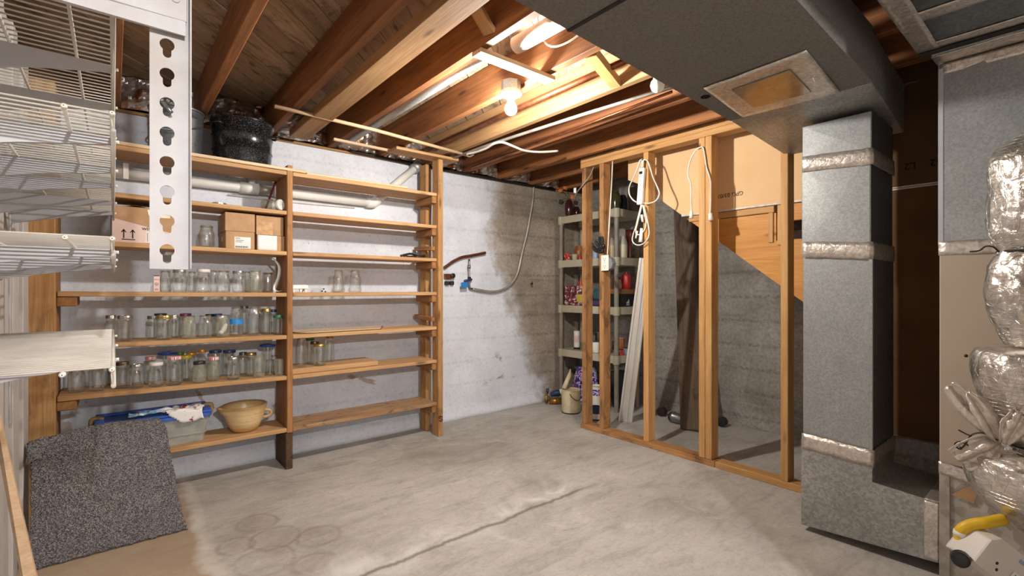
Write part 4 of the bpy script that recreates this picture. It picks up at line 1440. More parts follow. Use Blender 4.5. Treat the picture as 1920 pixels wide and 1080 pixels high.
bl_ = roundbox('lid', (xa, ya, zb + hz + .0005), (xb, y2, zb + hz + .02), 0, 'binblue', bn, rings=2)
bm = bmesh.new()
for (x_, y_, X_, Y_) in ((xa, ya, xb, ya + .03), (xa, y2 - .03, xb, y2), (xa, ya + .03, xa + .04, y2 - .03), (xb - .04, ya + .03, xb, y2 - .03)):
    b2 = box_mesh(X_ - x_ - .002, Y_ - y_ - .002, .014, .004)
    me_ = bpy.data.meshes.new('t')
    b2.to_mesh(me_)
    b2.free()
    me_.transform(Matrix.Translation(((x_ + X_) / 2, (y_ + Y_) / 2, zb + hz + .0275)))
    bm.from_mesh(me_)
    bpy.data.meshes.remove(me_)
obj('lid_rim', bm, 'binblue', bl_)
for s, xx in ((-1, xa), (1, xb)):
    tube('latch', [(xx - s * .035, 3.25, zb + hz + .032), (xx - s * .01, 3.25, zb + hz + .042), (xx + s * .010, 3.25, zb + hz + .036), (xx + s * .013, 3.25, zb + hz + .012), (xx + s * .004, 3.25, zb + hz - .01)], .011, 'tan', bl_, seg=8, sub=4)
bm = bmesh.new()
NX, NY = 46, 26
x0, x1 = .06, .385
g = []
zl_ = zb + hz + .036
for j in range(NY + 1):
    row = []
    for i in range(NX + 1):
        fx, fy = i / NX, j / NY
        x_ = x0 + (x1 - x0) * fx + .02 * noise.noise(V((fx * 3, fy * 3, 1)))
        y_ = 3.29 - .215 * fy - .03 * (1 - fx)
        z_ = zl_ + .022 * abs(noise.noise(V((fx * 7, fy * 5, 2)))) + .020 * max(0, noise.noise(V((fx * 4, fy * 3, 7)))) + .012 * math.sin(math.pi * fy)
        if y_ < ya - .003:
            ov = ya - .003 - y_
            y_ = ya - .004 - .3 * abs(noise.noise(V((fx * 9, 0, 3)))) * .01
            z_ -= ov * 1.0
        row.append(bm.verts.new(V((x_, y_, z_)) - V(((x0 + x1) / 2, 3.2, zl_))))
    g.append(row)
for j in range(NY):
    for i in range(NX):
        fx = i / NX
        if j / NY > .55 + .45 * min(1, max(0, (fx - .42) / .25)):
            continue
        bm.faces.new((g[j][i], g[j][i + 1], g[j + 1][i + 1], g[j + 1][i]))
bmesh.ops.delete(bm, geom=[v for v in bm.verts if not v.link_faces], context='VERTS')
o = obj('printed_cloth', bm, 'cloth', None, Matrix.Translation(((x0 + x1) / 2, 3.2, zl_)), smooth=True)
s_ = o.modifiers.new('thick', 'SOLIDIFY')
s_.thickness = .0015
tag(o, 'crumpled cloth printed white, blue and red lying on the blue bin lid', 'cloth')

bw = thing('stoneware_bowl', 'speckled cream stoneware batter bowl on the bottom shelf', 'bowl', (.605, 3.235, zb))
bm = bmesh.new()
R = .118
prf = [(.052, 0), (.066, .003), (.078, .02), (.094, .055), (.106, .095), (.113, .125), (.120, .145), (.122, .152), (.118, .156), (.112, .150), (.104, .125), (.090, .07), (.06, .02), (.001, .015)]
seg = 56
rings = []
for (r_, z_) in prf:
    ring = []
    for k in range(seg):
        a_ = 2 * math.pi * k / seg
        d_ = math.cos(a_ - math.radians(196))
        sp = max(0, d_) ** 14 * .034 * max(0, (z_ - .09) / .06) if r_ > .085 else 0
        ring.append(bm.verts.new(((r_ + sp) * math.cos(a_), (r_ + sp) * math.sin(a_), z_)))
    rings.append(ring)
for i in range(len(rings) - 1):
    for k in range(seg):
        bm.faces.new((rings[i][k], rings[i][(k + 1) % seg], rings[i + 1][(k + 1) % seg], rings[i + 1][k]))
bm.faces.new(rings[0][::-1])
obj('body', bm, 'pottery', bw, Matrix.Translation((.605, 3.235, zb)), smooth=True)
tube('handle', [(.605 + .10, 3.215, zb + .108), (.605 + .128, 3.21, zb + .105), (.605 + .140, 3.21, zb + .088), (.605 + .128, 3.212, zb + .07), (.605 + .095, 3.215, zb + .066)], .010, 'tan', bw, seg=8, sub=4)

# ================================================================== pipes and cables on the back wall
YP = YW - 0.043
dp = thing('drain_pipe', 'white plastic drain pipe along the wall behind the top shelves', 'pipe', (0.6, YP, 1.70))
pA, pB, pC = at(150, 322, Y=YP), at(700, 380, Y=YP), at(779, 315, Y=YP)
pA.z = 1.735
pB.z = 1.735
tube('pipe_run', [pA, pB], 0.030, 'pvc', dp, seg=20)
tube('elbow', [pB - V((.05, 0, 0)), pB, pB + (pC - pB).normalized() * .055], 0.036, 'pvc', dp, seg=20, sub=3)
tube('pipe_riser', [pB, pC], 0.030, 'pvc', dp, seg=20)
tube('collar', [pC - (pC - pB).normalized() * .02, pC + V((.03, 0, .03))], 0.042, 'galv', dp, seg=20)
pT = at(468, 350, Y=YP)
tube('tee', [(pT.x - .055, YP, 1.735), (pT.x + .05, YP, 1.735)], 0.0365, 'pvc', dp, seg=20)
tube('tee_branch', [(pT.x + .012, YP, 1.735), (pT.x + .012, YP, 1.792)], 0.020, 'pvc', dp, seg=16)
tube('clean_out', [(pT.x + .05, YP, 1.735), (pT.x + .14, YP, 1.735)], 0.032, 'conduit', dp, seg=20)
tube('coupling', [(pT.x + .14, YP, 1.735), (pT.x + .21, YP, 1.735)], 0.035, 'pvc', dp, seg=20)
q = at(236, 320, Y=YP - .032)
boxo('strap', (q.x - .012, YP - .036, 1.70), (q.x + .012, YP - .032, 1.787), 'plastic_w', dp, bev=.001)
o = tube('wall_cable', [(0.55, YW - .008, 1.685), (0.85, YW - .008, 1.682), (1.36, YW - .008, 1.69)], .005, 'whitewire', seg=6)
tag(o, 'thin white cable clipped to the wall just below the drain pipe', 'cable')

P = lambda u, v, d=.03: at(u, v, Y=YW - d)
o = tube('flexible_conduit', [P(1001, 346, .02), P(999, 375), P(994, 405), P(988, 437), P(979, 474), P(971, 510), P(960, 530), P(945, 542), P(926, 547), P(904, 545), P(886, 541.5)], .0115, 'conduit', seg=10, sub=5)
tag(o, 'grey flexible conduit curving down the back wall', 'conduit')
vl = thing('water_valve', 'small pipe riser and valve with a blue tag on the back wall', 'valve', P(880, 540))
tube('riser', [P(886, 541.5), P(881, 540), P(880, 530), P(879.5, 510), P(880, 486)], .009, 'steel', vl, seg=10, sub=3)
tube('union', [P(879.5, 504), P(879.5, 497)], .014, 'steel', vl, seg=8)
tube('union', [P(880, 527), P(880, 519)], .014, 'iron', vl, seg=8)
tube('stop_valve', [P(871, 527, .05), P(884, 524, .03)], .011, 'blue_clamp', vl, seg=10)
plate('tag', [(-.034, -.025), (.033, -.021), (.036, .026), (-.036, .022)], [], .002, 'blue_tag', vl, FACE_Y(P(871, 534.5, .066)))
tube('tag_wire', [P(872, 531, .066), P(876, 527, .05)], .0015, 'iron', vl, seg=6)
cp = tube('copper_pipe', [P(833, 502), P(840, 497), P(850, 490), P(866, 482.5), P(880, 480), P(896, 477), P(910, 474)], .0125, 'copper', seg=12, sub=4)
tag(cp, 'bent stub of brown copper pipe on the back wall beside the shelf post', 'pipe')
rg = thing('pressure_gauge', 'rusty bracket with a round dial on the back wall by the shelf post', 'gauge', P(842, 522))
a_, b_ = P(834, 516, .02), P(846, 523, .02)
boxo('bracket', (a_.x, YW - .03, b_.z), (b_.x, YW - .001, a_.z + .012), 'copper', rg)
lathe('dial', [(.021, 0), (.021, .012), (.017, .015), (.001, .015)], 'iron', P(848.5, 517, .03), rg, seg=20, rot=Matrix.Rotation(math.pi / 2, 4, 'X'))
for du in (838, 847):
    a_ = P(du, 531, .02)
    boxo('stub', (a_.x - .017, YW - .035, a_.z - .014), (a_.x + .017, YW - .005, a_.z + .018), 'rubber', rg, bev=.004)
bt = thing('wall_bolt', 'rusty bolt sticking out of the back wall near the resin shelf', 'bolt', P(998, 532))
tube('shank', [P(998, 529, .0), P(996, 533, .05)], .006, 'copper', bt, seg=8)
lathe('nut', [(.012, 0), (.012, .01), (.001, .01)], 'iron', P(996.5, 532, .04), bt, seg=6, rot=Matrix.Rotation(math.pi / 2, 4, 'X'), smooth=False)
o = tube('thin_tube', [(1.90, YW - .006, 1.45), (1.905, YW - .006, 1.30), (1.915, YW - .01, 1.20)], .0035, 'whitewire', seg=6, sub=3)
tag(o, 'thin white tube hanging on the wall just right of the shelf post', 'tube')
o = tube('wall_conduit', [P(655, 281, .03), P(662, 284, .03), P(775, 308, .03), P(900, 331, .03), P(1040, 356, .03)], .012, 'iron', seg=8)
tag(o, 'dark conduit running along the top of the back wall', 'conduit')
o = tube('loose_wire', [(XR + .055, 3.18, 2.061), (XR + .06, 3.26, 1.88), (XR + .075, 3.33, 1.72), (XR + .06, 3.31, 1.55), (XR + .055, 3.30, 1.42)], .004, 'greywire', seg=6, sub=4)
tag(o, 'grey wire dangling between the right shelf posts', 'wire')

# ---------------------------------------------------------------- pipes below and between the joists
o = tube('heating_pipe', [(1.275, 1.70, 2.145), (1.275, 3.30, 2.145)], .030, 'galv', seg=16)
tag(o, 'pale round duct between the joists left of the lit bulb', 'duct')
o = tube('heating_pipe', [(1.37, 0.6, 2.155), (1.345, 1.59, 2.155)], .036, 'pvc', seg=18)
tag(o, 'thick white pipe end between the joists nearest the overhead duct', 'pipe')
o = tube('copper_line', [(1.79, 1.0, 2.135), (1.79, 3.44, 2.135)], .016, 'copper', seg=10)
tag(o, 'brown pipe running between the joists right of the lit bulb', 'pipe')
o = tube('ceiling_conduit', [at(1262, 163, Z=2.083), at(1095, 214, Z=2.083), at(930, 267, Z=2.083), (1.95, 3.35, 2.083)], .010, 'conduit', seg=8)
tag(o, 'upper pale conduit under the joists right of the lit bulb', 'conduit')
o = tube('ceiling_conduit', [at(1260, 172, Z=2.086), at(1070, 245, Z=2.086), at(883, 315, Z=2.086)], .0075, 'copper', seg=8)
tag(o, 'lower thin brownish conduit under the joists right of the lit bulb', 'conduit')
C = lambda u, v, z=2.07: at(u, v, Z=z)
o = tube('white_cable', [C(888, 289), C(880, 293), C(876, 289), C(893, 285, 2.065), C(912, 278, 2.06), C(927, 269, 2.065), C(943, 267, 2.07), C(962, 274, 2.06), C(983, 282, 2.055), C(1012, 285, 2.06), C(1046, 283, 2.085)], .008, 'whitewire', seg=8, sub=5)
tag(o, 'white cable looping loosely under the joists', 'cable')
o = tube('joist_wire', [(1.45, 1.26, 2.14), (1.44, 1.38, 2.115), (1.425, 1.48, 2.14), (1.42, 1.58, 2.285)], .004, 'whitewire', seg=6, sub=4)
tag(o, 'thin white wire dangling beside the thick white pipe end', 'wire')

# ---------------------------------------------------------------- ceiling lamps
def lamp(label, x, y, zb, bulbmat):
    t_ = thing('ceiling_bulb', label, 'lamp', (x, y, zb + .155))
    lathe('junction_box', [(.046, 0), (.048, .002), (.048, .045), (.001, .045)], 'galv', (x, y, zb + .118), t_, seg=8, cap_lo=True, smooth=False)
    lathe('lamp_holder', [(.019, -.006), (.024, .004), (.040, .012), (.052, .018), (.054, .026), (.050, .0355), (.001, .0355)], 'porcelain', (x, y, zb + .082), t_, seg=32)
    lathe('bulb_cap', [(.015, 0), (.015, .022)], 'porcelain', (x, y, zb + .062), t_, seg=16)
    pr = [(.001, 0), (.014, .003), (.024, .011), (.030, .024), (.030, .034), (.026, .046), (.019, .058), (.0155, .066)]
    lathe('bulb', pr, bulbmat, (x, y, zb), t_, seg=14, cap_lo=False, cap_hi=True)
    return t_
lp = lamp('lit bare bulb in a white holder hanging below the joists', 1.50, 1.815, 1.950, 'bulbglass')
board('hanger_strap', (1.546, 1.80, 2.10), (1.546, 1.80, 2.18), .03, .005, 'galv', lp, up=(1, 0, 0))
lamp('second lit bare bulb on the joists behind the photographer', 0.12, -1.60, 1.99, 'bulbglass2')
g_ = at(1233, 160, Z=2.045)
t_ = thing('globe_bulb', 'unlit white globe bulb at the edge of the overhead duct', 'lamp', (g_.x, g_.y, 2.10))
lathe('globe', [(.001, -.034), (.015, -.031), (.027, -.021), (.034, 0), (.030, .018), (.018, .031), (.016, .034)], 'porcelain', (g_.x, g_.y, 2.045), t_, seg=24, cap_lo=False)
lathe('socket', [(.02, 0), (.022, .020)], 'plastic_w', (g_.x, g_.y, 2.079), t_, seg=16, cap_hi=True)

# ================================================================== things on the stud frame
XF = XS - 0.001
S = lambda u, v, x=XF: at(u, v, X=x)
# outlet box
c = S(1134.5, 493, XS - .012)
ob_ = thing('outlet', 'white duplex outlet on the second stud from the left', 'outlet', c)
lathe('junction_box', [(.05, 0), (.05, .04), (.001, .04)], 'galv', (XS - .012, c.y - .022, c.z - .005), ob_, seg=8, rot=Matrix.Rotation(math.pi / 2, 4, 'Y'), smooth=False)
cvp = boxo('cover_plate', (XS - .018, c.y - .035, c.z - .058), (XS - .012, c.y + .035, c.z + .058), 'plastic_w', ob_, bev=.002)
for dz in (.027, -.027):
    for dy in (.008, -.008):
        boxo('slot', (XS - .0188, c.y + dy - .0016, c.z + dz - .001), (XS - .0178, c.y + dy + .0016, c.z + dz + .009), 'ink', cvp, bev=0)
    boxo('slot', (XS - .0188, c.y - .003, c.z + dz - .012), (XS - .0178, c.y + .003, c.z + dz - .006), 'ink', cvp, bev=0)
lathe('screw', [(.0035, 0), (.001, .0015)], 'steel', (XS - .0182, c.y, c.z), cvp, seg=8, rot=Matrix.Rotation(-math.pi / 2, 4, 'Y'))
o = tube('outlet_cable', [S(1139, 478, XS - .008), S(1141, 440, XS - .008), S(1144, 390, XS - .008), S(1147, 340, XS - .008), S(1148.5, 302, XS - .01)], .0045, 'whitewire', seg=8, sub=4)
tag(o, 'white cable running up from the outlet along the second stud', 'cable')
o = tube('stud_cable', [S(1113, 313, XS + .02), S(1107, 328, XS - .006), S(1100, 338, XS - .008), S(1091, 349, XS - .02), S(1081, 362, XS + .05), S(1076, 374, XS + .12)], .0045, 'greywire', seg=8, sub=5)
tag(o, 'grey cable crossing the top of the leftmost stud', 'cable')

# power strip with its cord
ps = thing('power_strip', 'white power strip hanging by its cord from the third stud', 'power strip', S(1200, 384, XS - .03))
a_, b_ = S(1200, 384, XS - .02), S(1205, 315, XS - .02)
bd = board('body', a_, b_, .044, .032, 'plastic_w', ps, up=(-1, 0, 0), bev=.006)
fm = frame(a_, b_, (-1, 0, 0))
Ls = (b_ - a_).length
for k in range(6):
    s_ = -Ls / 2 + .028 + k * .033
    for (dx_, dy_) in ((0, .007), (0, -.007), (.010, 0)):
        q = fm @ V((s_ + dx_, dy_, .0163))
        lathe('socket_slot', [(.0028, 0), (.001, .0006)], 'ink', q, bd, seg=6, rot=Matrix.Rotation(-math.pi / 2, 4, 'Y'))
q = fm @ V((Ls / 2 - .035, 0, .016))
boxo('switch', (q.x - .004, q.y - .012, q.z - .009), (q.x + .002, q.y + .012, q.z + .009), 'black', bd, bev=.001)
SP = lambda u, v: S(u, v, XS - .035)
tube('cord', [SP(1203, 316), SP(1204, 302), SP(1200, 301), SP(1194, 318), SP(1187, 335), SP(1180, 350), SP(1180, 364), SP(1186, 374), SP(1193, 379)], .0048, 'whitewire', ps, seg=8, sub=5)
tube('cord', [SP(1205, 313), SP(1207, 300), SP(1214, 302), SP(1219, 315), SP(1225, 334), SP(1233, 352), SP(1236, 364), SP(1230, 376), SP(1218, 381), SP(1208, 381)], .0048, 'whitewire', ps, seg=8, sub=5)
tube('cord', [SP(1202, 384), SP(1197, 405), SP(1192, 425), SP(1187, 440), SP(1186, 452), SP(1193, 459), SP(1204, 458), SP(1214, 448), SP(1217, 434), SP(1213, 410), SP(1207, 385)], .0045, 'whitewire', ps, seg=8, sub=5)
tube('cord', [SP(1204, 384), SP(1200, 400), SP(1195, 420), SP(1192, 436), SP(1199, 440), SP(1209, 430), SP(1211, 415), SP(1208, 400), SP(1205, 384)], .004, 'whitewire', ps, seg=8, sub=5)
tube('plug', [SP(1203, 403), SP(1205, 416)], [.010, .007], 'plastic_w', ps, seg=10)
tube('plug', [SP(1203, 428), SP(1201, 454)], [.010, .014], 'plastic_w', ps, seg=10)
tube('plug', [SP(1195, 433), SP(1192, 447)], [.007, .006], 'plastic_w', ps, seg=10)
boxo('cord_tag', tuple(S(1211, 444, XS - .022) + V((-.001, -.012, -.02))), tuple(S(1211, 424, XS - .022) + V((.001, .012, .02))), 'ply', ps, bev=.0005)
tube('hook', [S(1204, 300, XS), S(1204, 300, XS - .045), S(1204, 296, XS - .05)], .003, 'steel', ps, seg=6)

# extension cord on the doubled stud
ec = thing('extension_cord', 'white extension cord hung over a nail on the doubled stud', 'cord', S(1313, 410, XS - .012))
E = lambda u, v: S(u, v, XS - .012)
tube('cord', [E(1296.5, 398), E(1296, 375), E(1295, 345), E(1290, 328), E(1293, 305), E(1302, 285), E(1311, 277), E(1318, 277), E(1321, 290), E(1325, 315), E(1332, 338), E(1332.5, 370), E(1331.5, 402)], .0045, 'whitewire', ec, seg=8, sub=6)
tube('plug', [E(1296.5, 395), E(1296, 409)], [.009, .013], 'plastic_w', ec, seg=10)
tube('plug', [E(1331.5, 400), E(1333, 413)], [.011, .016], 'plastic_w', ec, seg=10)
tube('nail', [S(1313, 277, XS), S(1306, 268, XS - .03)], .0025, 'iron', ec, seg=6)

# black clamp tool and label hanging between the first studs
tl = thing('trigger_clamp', 'black trigger clamps hooked on the second stud above the outlet', 'clamp', S(1122, 470, XS - .01))
T = lambda u, v, d=.012: S(u, v, XS - d)
tube('bar', [T(1126.5, 446), T(1126.5, 470)], .006, 'steel', tl, seg=6)
tube('jaw', [T(1111, 456), T(1114, 464), T(1120, 469), T(1128, 466), T(1133, 458)], [.008, .012, .016, .015, .008, .006], 'black', tl, seg=8, sub=4)
tube('handle', [T(1117, 453), T(1121, 460), T(1126, 466), T(1131, 470)], .011, 'black', tl, seg=8, sub=4)
tube('handle', [T(1112, 462), T(1116, 470), T(1124, 472), T(1131, 471)], .011, 'iron', tl, seg=8, sub=4)
lb = boxo('bar_sleeve', tuple(T(1126.5, 460, .02) + V((0, -.013, 0))), tuple(T(1126.5, 444, .004) + V((0, .013, 0))), 'black', tl, bev=.002)

# ================================================================== resin shelf
RX0, RX1, RY0, RY1 = 3.42, 3.76, 2.67, 3.395
rs = thing('resin_shelf', 'cream resin storage rack with grey tube posts behind the studs', 'shelf', ((RX0 + RX1) / 2, (RY0 + RY1) / 2, 0))
RZ = [1.811, 1.378, 0.936, 0.502]
for z in RZ:
    boxo('shelf', (RX0, RY0, z - .012), (RX1, RY1, z - .004), 'resin', rs, bev=.001)
    boxo('shelf_lip', (RX0 - .006, RY0 - .006, z - .070), (RX0 + .012, RY1 + .002, z), 'resin', rs, bev=.004)
    boxo('shelf_lip', (RX1 - .012, RY0 - .006, z - .070), (RX1 + .002, RY1 + .002, z), 'resin', rs, bev=.004)
    boxo('shelf_lip', (RX0 + .013, RY0 - .006, z - .070), (RX1 - .013, RY0 + .012, z), 'resin', rs, bev=.004)
    for xx in (RX0 + .08, RX1 - .08):
        boxo('lip_rib', (xx - .018, RY0 - .011, z - .068), (xx + .018, RY0 - .006, z - .002), 'resin', rs, bev=.002)
    for (xx, yy) in ((RX0 + .018, RY0 + .018), (RX1 - .018, RY0 + .018), (RX0 + .018, RY1 - .022), (RX1 - .018, RY1 - .022)):
        lathe('corner_sleeve', [(.029, -.078), (.031, -.074), (.031, .001)], 'resin', (xx, yy, z), rs, seg=16, cap_hi=True)
for (xx, yy) in ((RX0 + .018, RY0 + .018), (RX1 - .018, RY0 + .018), (RX0 + .018, RY1 - .022), (RX1 - .018, RY1 - .022)):
    lathe('post', [(.021, 0), (.021, 1.80)], 'resin_post', (xx, yy, 0), rs, seg=14, cap_hi=True)

def onrack(u, k, x):
    q = at(u, 500, X=x)
    return V((q.x, q.y, RZ[k] + .001))

def rtop(u, v, x):
    return at(u, v, X=x).z

def vase(name, label, u, hw, vtop, k, x, prof, mat, cat='vase'):
    b_ = onrack(u, k, x)
    t = (u - CX) / F
    dep = x / (CA + t * SA)
    r = hw * dep / F
    h = rtop(u, vtop, x) - b_.z
    o = lathe(name, [(r * a, h * c_) for a, c_ in prof], mat, b_, None, seg=28)
    tag(o, label, cat)
    return o, b_, r, h

VP = [(.55, 0), (.75, .03), (.95, .30), (1, .55), (.9, .8), (.62, .95), (.58, 1), (.5, .97)]
o, b_, r, h = vase('maroon_vase', 'maroon glazed vase with silk flowers, left on the top of the resin rack', 1067, 8, 375, 0, 3.50, VP, 'maroon')
for (u, v, m_) in ((1049, 358, 'flower'), (1060, 352, 'flower'), (1073, 370, 'flower'), (1047, 379, 'stem')):
    q = at(u, v, X=3.48)
    q.y = min(q.y, YW - .03)
    tp = b_ + V((0, 0, h))
    tube('stem', [tp, (tp + q) / 2 + V((0, 0, .02)), q], .002, 'stem', o, seg=6, sub=4)
    bm = bmesh.new()
    bmesh.ops.create_icosphere(bm, subdivisions=2, radius=.022)
    for vv in bm.verts:
        vv.co *= 1 + .45 * noise.noise(vv.co * 90 + V((u, 0, 0)))
    obj('flower', bm, m_, o, Matrix.Translation(q))
vase('dark_vase', 'small dark vase beside the maroon vase on the resin rack', 1081, 7, 388, 0, 3.60, VP, 'maroon')
vase('olive_vase', 'olive green glazed vase on the near end of the resin rack', 1154, 11, 358, 0, 3.56, [(.6, 0), (.8, .04), (1, .4), (.95, .65), (.7, .85), (.5, .93), (.6, 1), (.5, .99)], 'olive')
vase('black_vase', 'black vase behind the olive vase on the resin rack', 1168, 8, 366, 0, 3.70, VP, 'black')
vase('woven_basket', 'round grey woven basket at the back of the resin rack top', 1187, 11, 352, 0, 3.69, [(.7, 0), (.95, .15), (1, .5), (.85, .85), (.6, 1), (.55, .98)], 'wicker', 'basket')
# second rack shelf
CUP = [(.72, 0), (.74, .02), (.98, .92), (1.05, .94), (1.05, 1), (.95, 1), (.70, .05), (.01, .04)]
vase('paper_cup', 'cup printed with red fruit, leftmost on the second rack shelf', 1064, 7.2, 475, 1, 3.47, CUP, 'print_straw', 'cup')
vase('paper_cup', 'cream cup with a yellow tint beside the red fruit cup', 1078, 6, 477, 1, 3.48, CUP, 'jug', 'cup')
vase('red_tin', 'small dark red tin by the cream cup on the resin rack', 1087.5, 4, 481, 1, 3.47, [(1, 0), (1, .95), (.95, 1), (.01, 1)], 'red', 'tin')
vase('amber_pot', 'amber brown pot behind the cups on the resin rack', 1085, 9, 461, 1, 3.60, VP, 'orangebr', 'pot')
q = onrack(1091, 1, 3.67)
bm = bmesh.new()
bmesh.ops.create_icosphere(bm, subdivisions=3, radius=.042)
for vv in bm.verts:
    vv.co *= 1 + .5 * noise.noise(vv.co * 26)
    vv.co.z *= 1.5
zmin = min(vv.co.z for vv in bm.verts)
o = obj('plastic_bag', bm, 'paper', None, Matrix.Translation(q + V((0, 0, -zmin))))
tag(o, 'crumpled white plastic bag behind the cups on the resin rack', 'bag')
vase('spray_bottle', 'blue and white bottle seen between the first two studs', 1116, 5.5, 468, 1, 3.48, [(.9, 0), (1, .03), (1, .8), (.6, .92), (.5, 1), (.01, 1)], 'greyblue', 'bottle')
def jug(label, u, hw, vtop, x):
    b_ = onrack(u, 1, x)
    dep = x / (CA + (u - CX) / F * SA)
    r = hw * dep / F
    h = rtop(u, vtop, x) - b_.z
    t_ = thing('plastic_jug', label, 'jug', b_)
    lathe('body', [(r * .92, 0), (r, .01), (r, h * .62)], 'jug', b_, t_, seg=20)
    lathe('shoulder', [(r, h * .62), (r * .98, h * .72), (r * .7, h * .88), (r * .45, h * .93), (r * .45, h), (.001, h)], 'jugtop', b_, t_, seg=20, cap_lo=False)
    return t_
jug('pale plastic jug left of the rack\'s near post', 1147, 6, 446, 3.50)
jug('pale plastic jug right of the rack\'s near post', 1168.5, 7, 443, 3.56)
vase('red_lamp_base', 'dark red funnel-topped lamp base on the second rack shelf', 1181, 8, 431, 1, 3.62, [(.55, 0), (.5, .05), (.42, .5), (.6, .56), (.9, .75), (1, .98), (.9, 1), (.5, .75)], 'darkred', 'lamp base')
# third rack shelf
b_ = onrack(1074, 2, 3.46)
o = boxo('printed_box', (3.46, at(1090, 500, X=3.46).y, RZ[2] + .001), (3.60, at(1058.5, 500, X=3.46).y, rtop(1074, 536, 3.46)), 'print_box', bev=.002)
tag(o, 'dark red and white printed carton on the third rack shelf', 'carton')
ya, yb_ = at(1092, 500, X=3.459).y, at(1081, 500, X=3.459).y
boxo('yellow_label', (3.458, ya, rtop(1085, 566, 3.459)), (3.4595, yb_, rtop(1085, 552, 3.459)), 'yel_lab', o, bev=0)
vase('red_bottle', 'small red bottle behind the printed carton', 1089, 5, 524, 2, 3.68, [(.9, 0), (1, .05), (1, .75), (.5, .9), (.5, 1), (.01, 1)], 'red', 'bottle')
q = onrack(1117, 2, 3.48)
o = boxo('folded_cloth', (q.x - .02, q.y - .05, q.z), (q.x + .14, q.y + .05, q.z + .05), 'purplec', bev=.012)
tag(o, 'violet folded cloth seen between the first two studs, third rack shelf', 'cloth')
o = boxo('folded_cloth', (q.x - .005, q.y - .045, q.z + .051), (q.x + .13, q.y + .045, q.z + .16), 'tealc', bev=.02)
tag(o, 'teal bundle on the violet cloth, third rack shelf', 'cloth')
y0_, y1_ = at(1194, 500, X=3.46).y, at(1160, 500, X=3.46).y
zt_ = rtop(1178, 552, 3.47)
o = boxo('shoe_box', (3.475, RY0 + .016, RZ[2] + .001), (3.70, RY0 + .17, zt_), 'blackcloth', bev=.003)
tag(o, 'black box with a small white triangle mark on the third rack shelf', 'box')
cz = (RZ[2] + zt_) / 2 - .01
cx_ = 3.60
yy = RY0 + .0155
for k, (x_, w, h_) in enumerate(((-.016, .009, .016), (-.002, .010, .028), (.013, .011, .042))):
    plate('logo_stripe', [(x_ - w / 2 + h_ * 0.0, -.02), (x_ + w / 2, -.02), (x_ + w / 2, -.02 + h_ * .75), (x_ - w / 2, -.02 + h_)], [], .0006, 'paper', o, FACE_Y((cx_, yy, cz)))
boxo('logo_bar', (cx_ - .024, yy - .0008, cz - .034), (cx_ + .022, yy, cz - .027), 'paper', o, bev=0)
bo = zt_ + .001
o = hexa('wooden_tray', [(3.485, RY0 + .02, bo), (3.695, RY0 + .02, bo), (3.695, RY0 + .17, bo), (3.485, RY0 + .17, bo), (3.475, RY0 + .01, bo + .045), (3.705, RY0 + .01, bo + .045), (3.705, RY0 + .18, bo + .045), (3.475, RY0 + .18, bo + .045)], 'upright', None, .004)
tag(o, 'brown wooden tray lying on the black box', 'tray')
zz = bo + .046
o = boxo('wood_block', (3.49, RY0 + .03, zz), (3.52, RY0 + .06, zz + .085), 'pale', bev=.002)
tag(o, 'small upright pale wood block on the wooden tray', 'block')
o = lathe('red_canister', [(.040, 0), (.043, .004), (.043, .115), (.034, .135), (.028, .14), (.001, .14)], 'red', (3.655, RY0 + .075, zz), None, seg=24)
tag(o, 'red canister standing on the wooden tray', 'canister')
lathe('neck', [(.014, 0), (.014, .02), (.001, .02)], 'darkred', (3.655, RY0 + .075, zz + .139), o, seg=12)
o = lathe('red_basket', [(.028, 0), (.036, .06), (.038, .11), (.034, .11), (.026, .005), (.001, .004)], 'darkred', (3.565, RY0 + .115, zz), None, seg=18)
tag(o, 'dark red ribbed basket behind the red canister', 'basket')
# fourth rack shelf
def can(name, label, u, hw, vtop, k, x, mat, cat, capm=None):
    o, b_, r, h = vase(name, label, u, hw, vtop, k, x, [(.95, 0), (1, .02), (1, .93), (.9, .96), (.9, .98), (.01, .98)], mat, cat)
    lathe('rim', [(r * .96, h * .93), (r * 1.04, h * .95), (r * 1.04, h * .985), (r * .9, h), (.001, h)], capm or 'steel', b_, o, seg=24, cap_lo=False)
    return o, b_, r, h
o, b_, r, h = can('spray_can', 'tall white spray can on the fourth rack shelf', 1081.5, 5.6, 620, 3, 3.48, 'plastic_w', 'spray can', 'plastic_w')
lathe('label_band', [(r * 1.01, h * .02), (r * 1.01, h * .14)], 'black', b_, o, seg=24, cap_lo=False)
lathe('label_band', [(r * 1.01, h * .40), (r * 1.01, h * .74)], 'pink', b_, o, seg=24, cap_lo=False)
can('paint_tin', 'white tin seen between the first two studs on the fourth rack shelf', 1117, 6.5, 640, 3, 3.47, 'plastic_w', 'tin')
can('paint_tin', 'small tin with printed label by the rack\'s near post, fourth shelf', 1164.5, 5.5, 655, 3, 3.50, 'print_straw', 'tin', 'black')
can('paint_tin', 'small pale tin behind the leaning white channel, fourth shelf', 1174, 5, 652, 3, 3.56, 'greyblue', 'tin', 'black')
can('glass_bottle', 'brown stained jar at the back of the fourth rack shelf', 1166, 6, 632, 3, 3.70, 'orangebr', 'jar', 'jugtop')
can('dark_tin', 'dark tin behind the tall spray can on the fourth rack shelf', 1122, 6, 622, 3, 3.66, 'iron', 'tin')

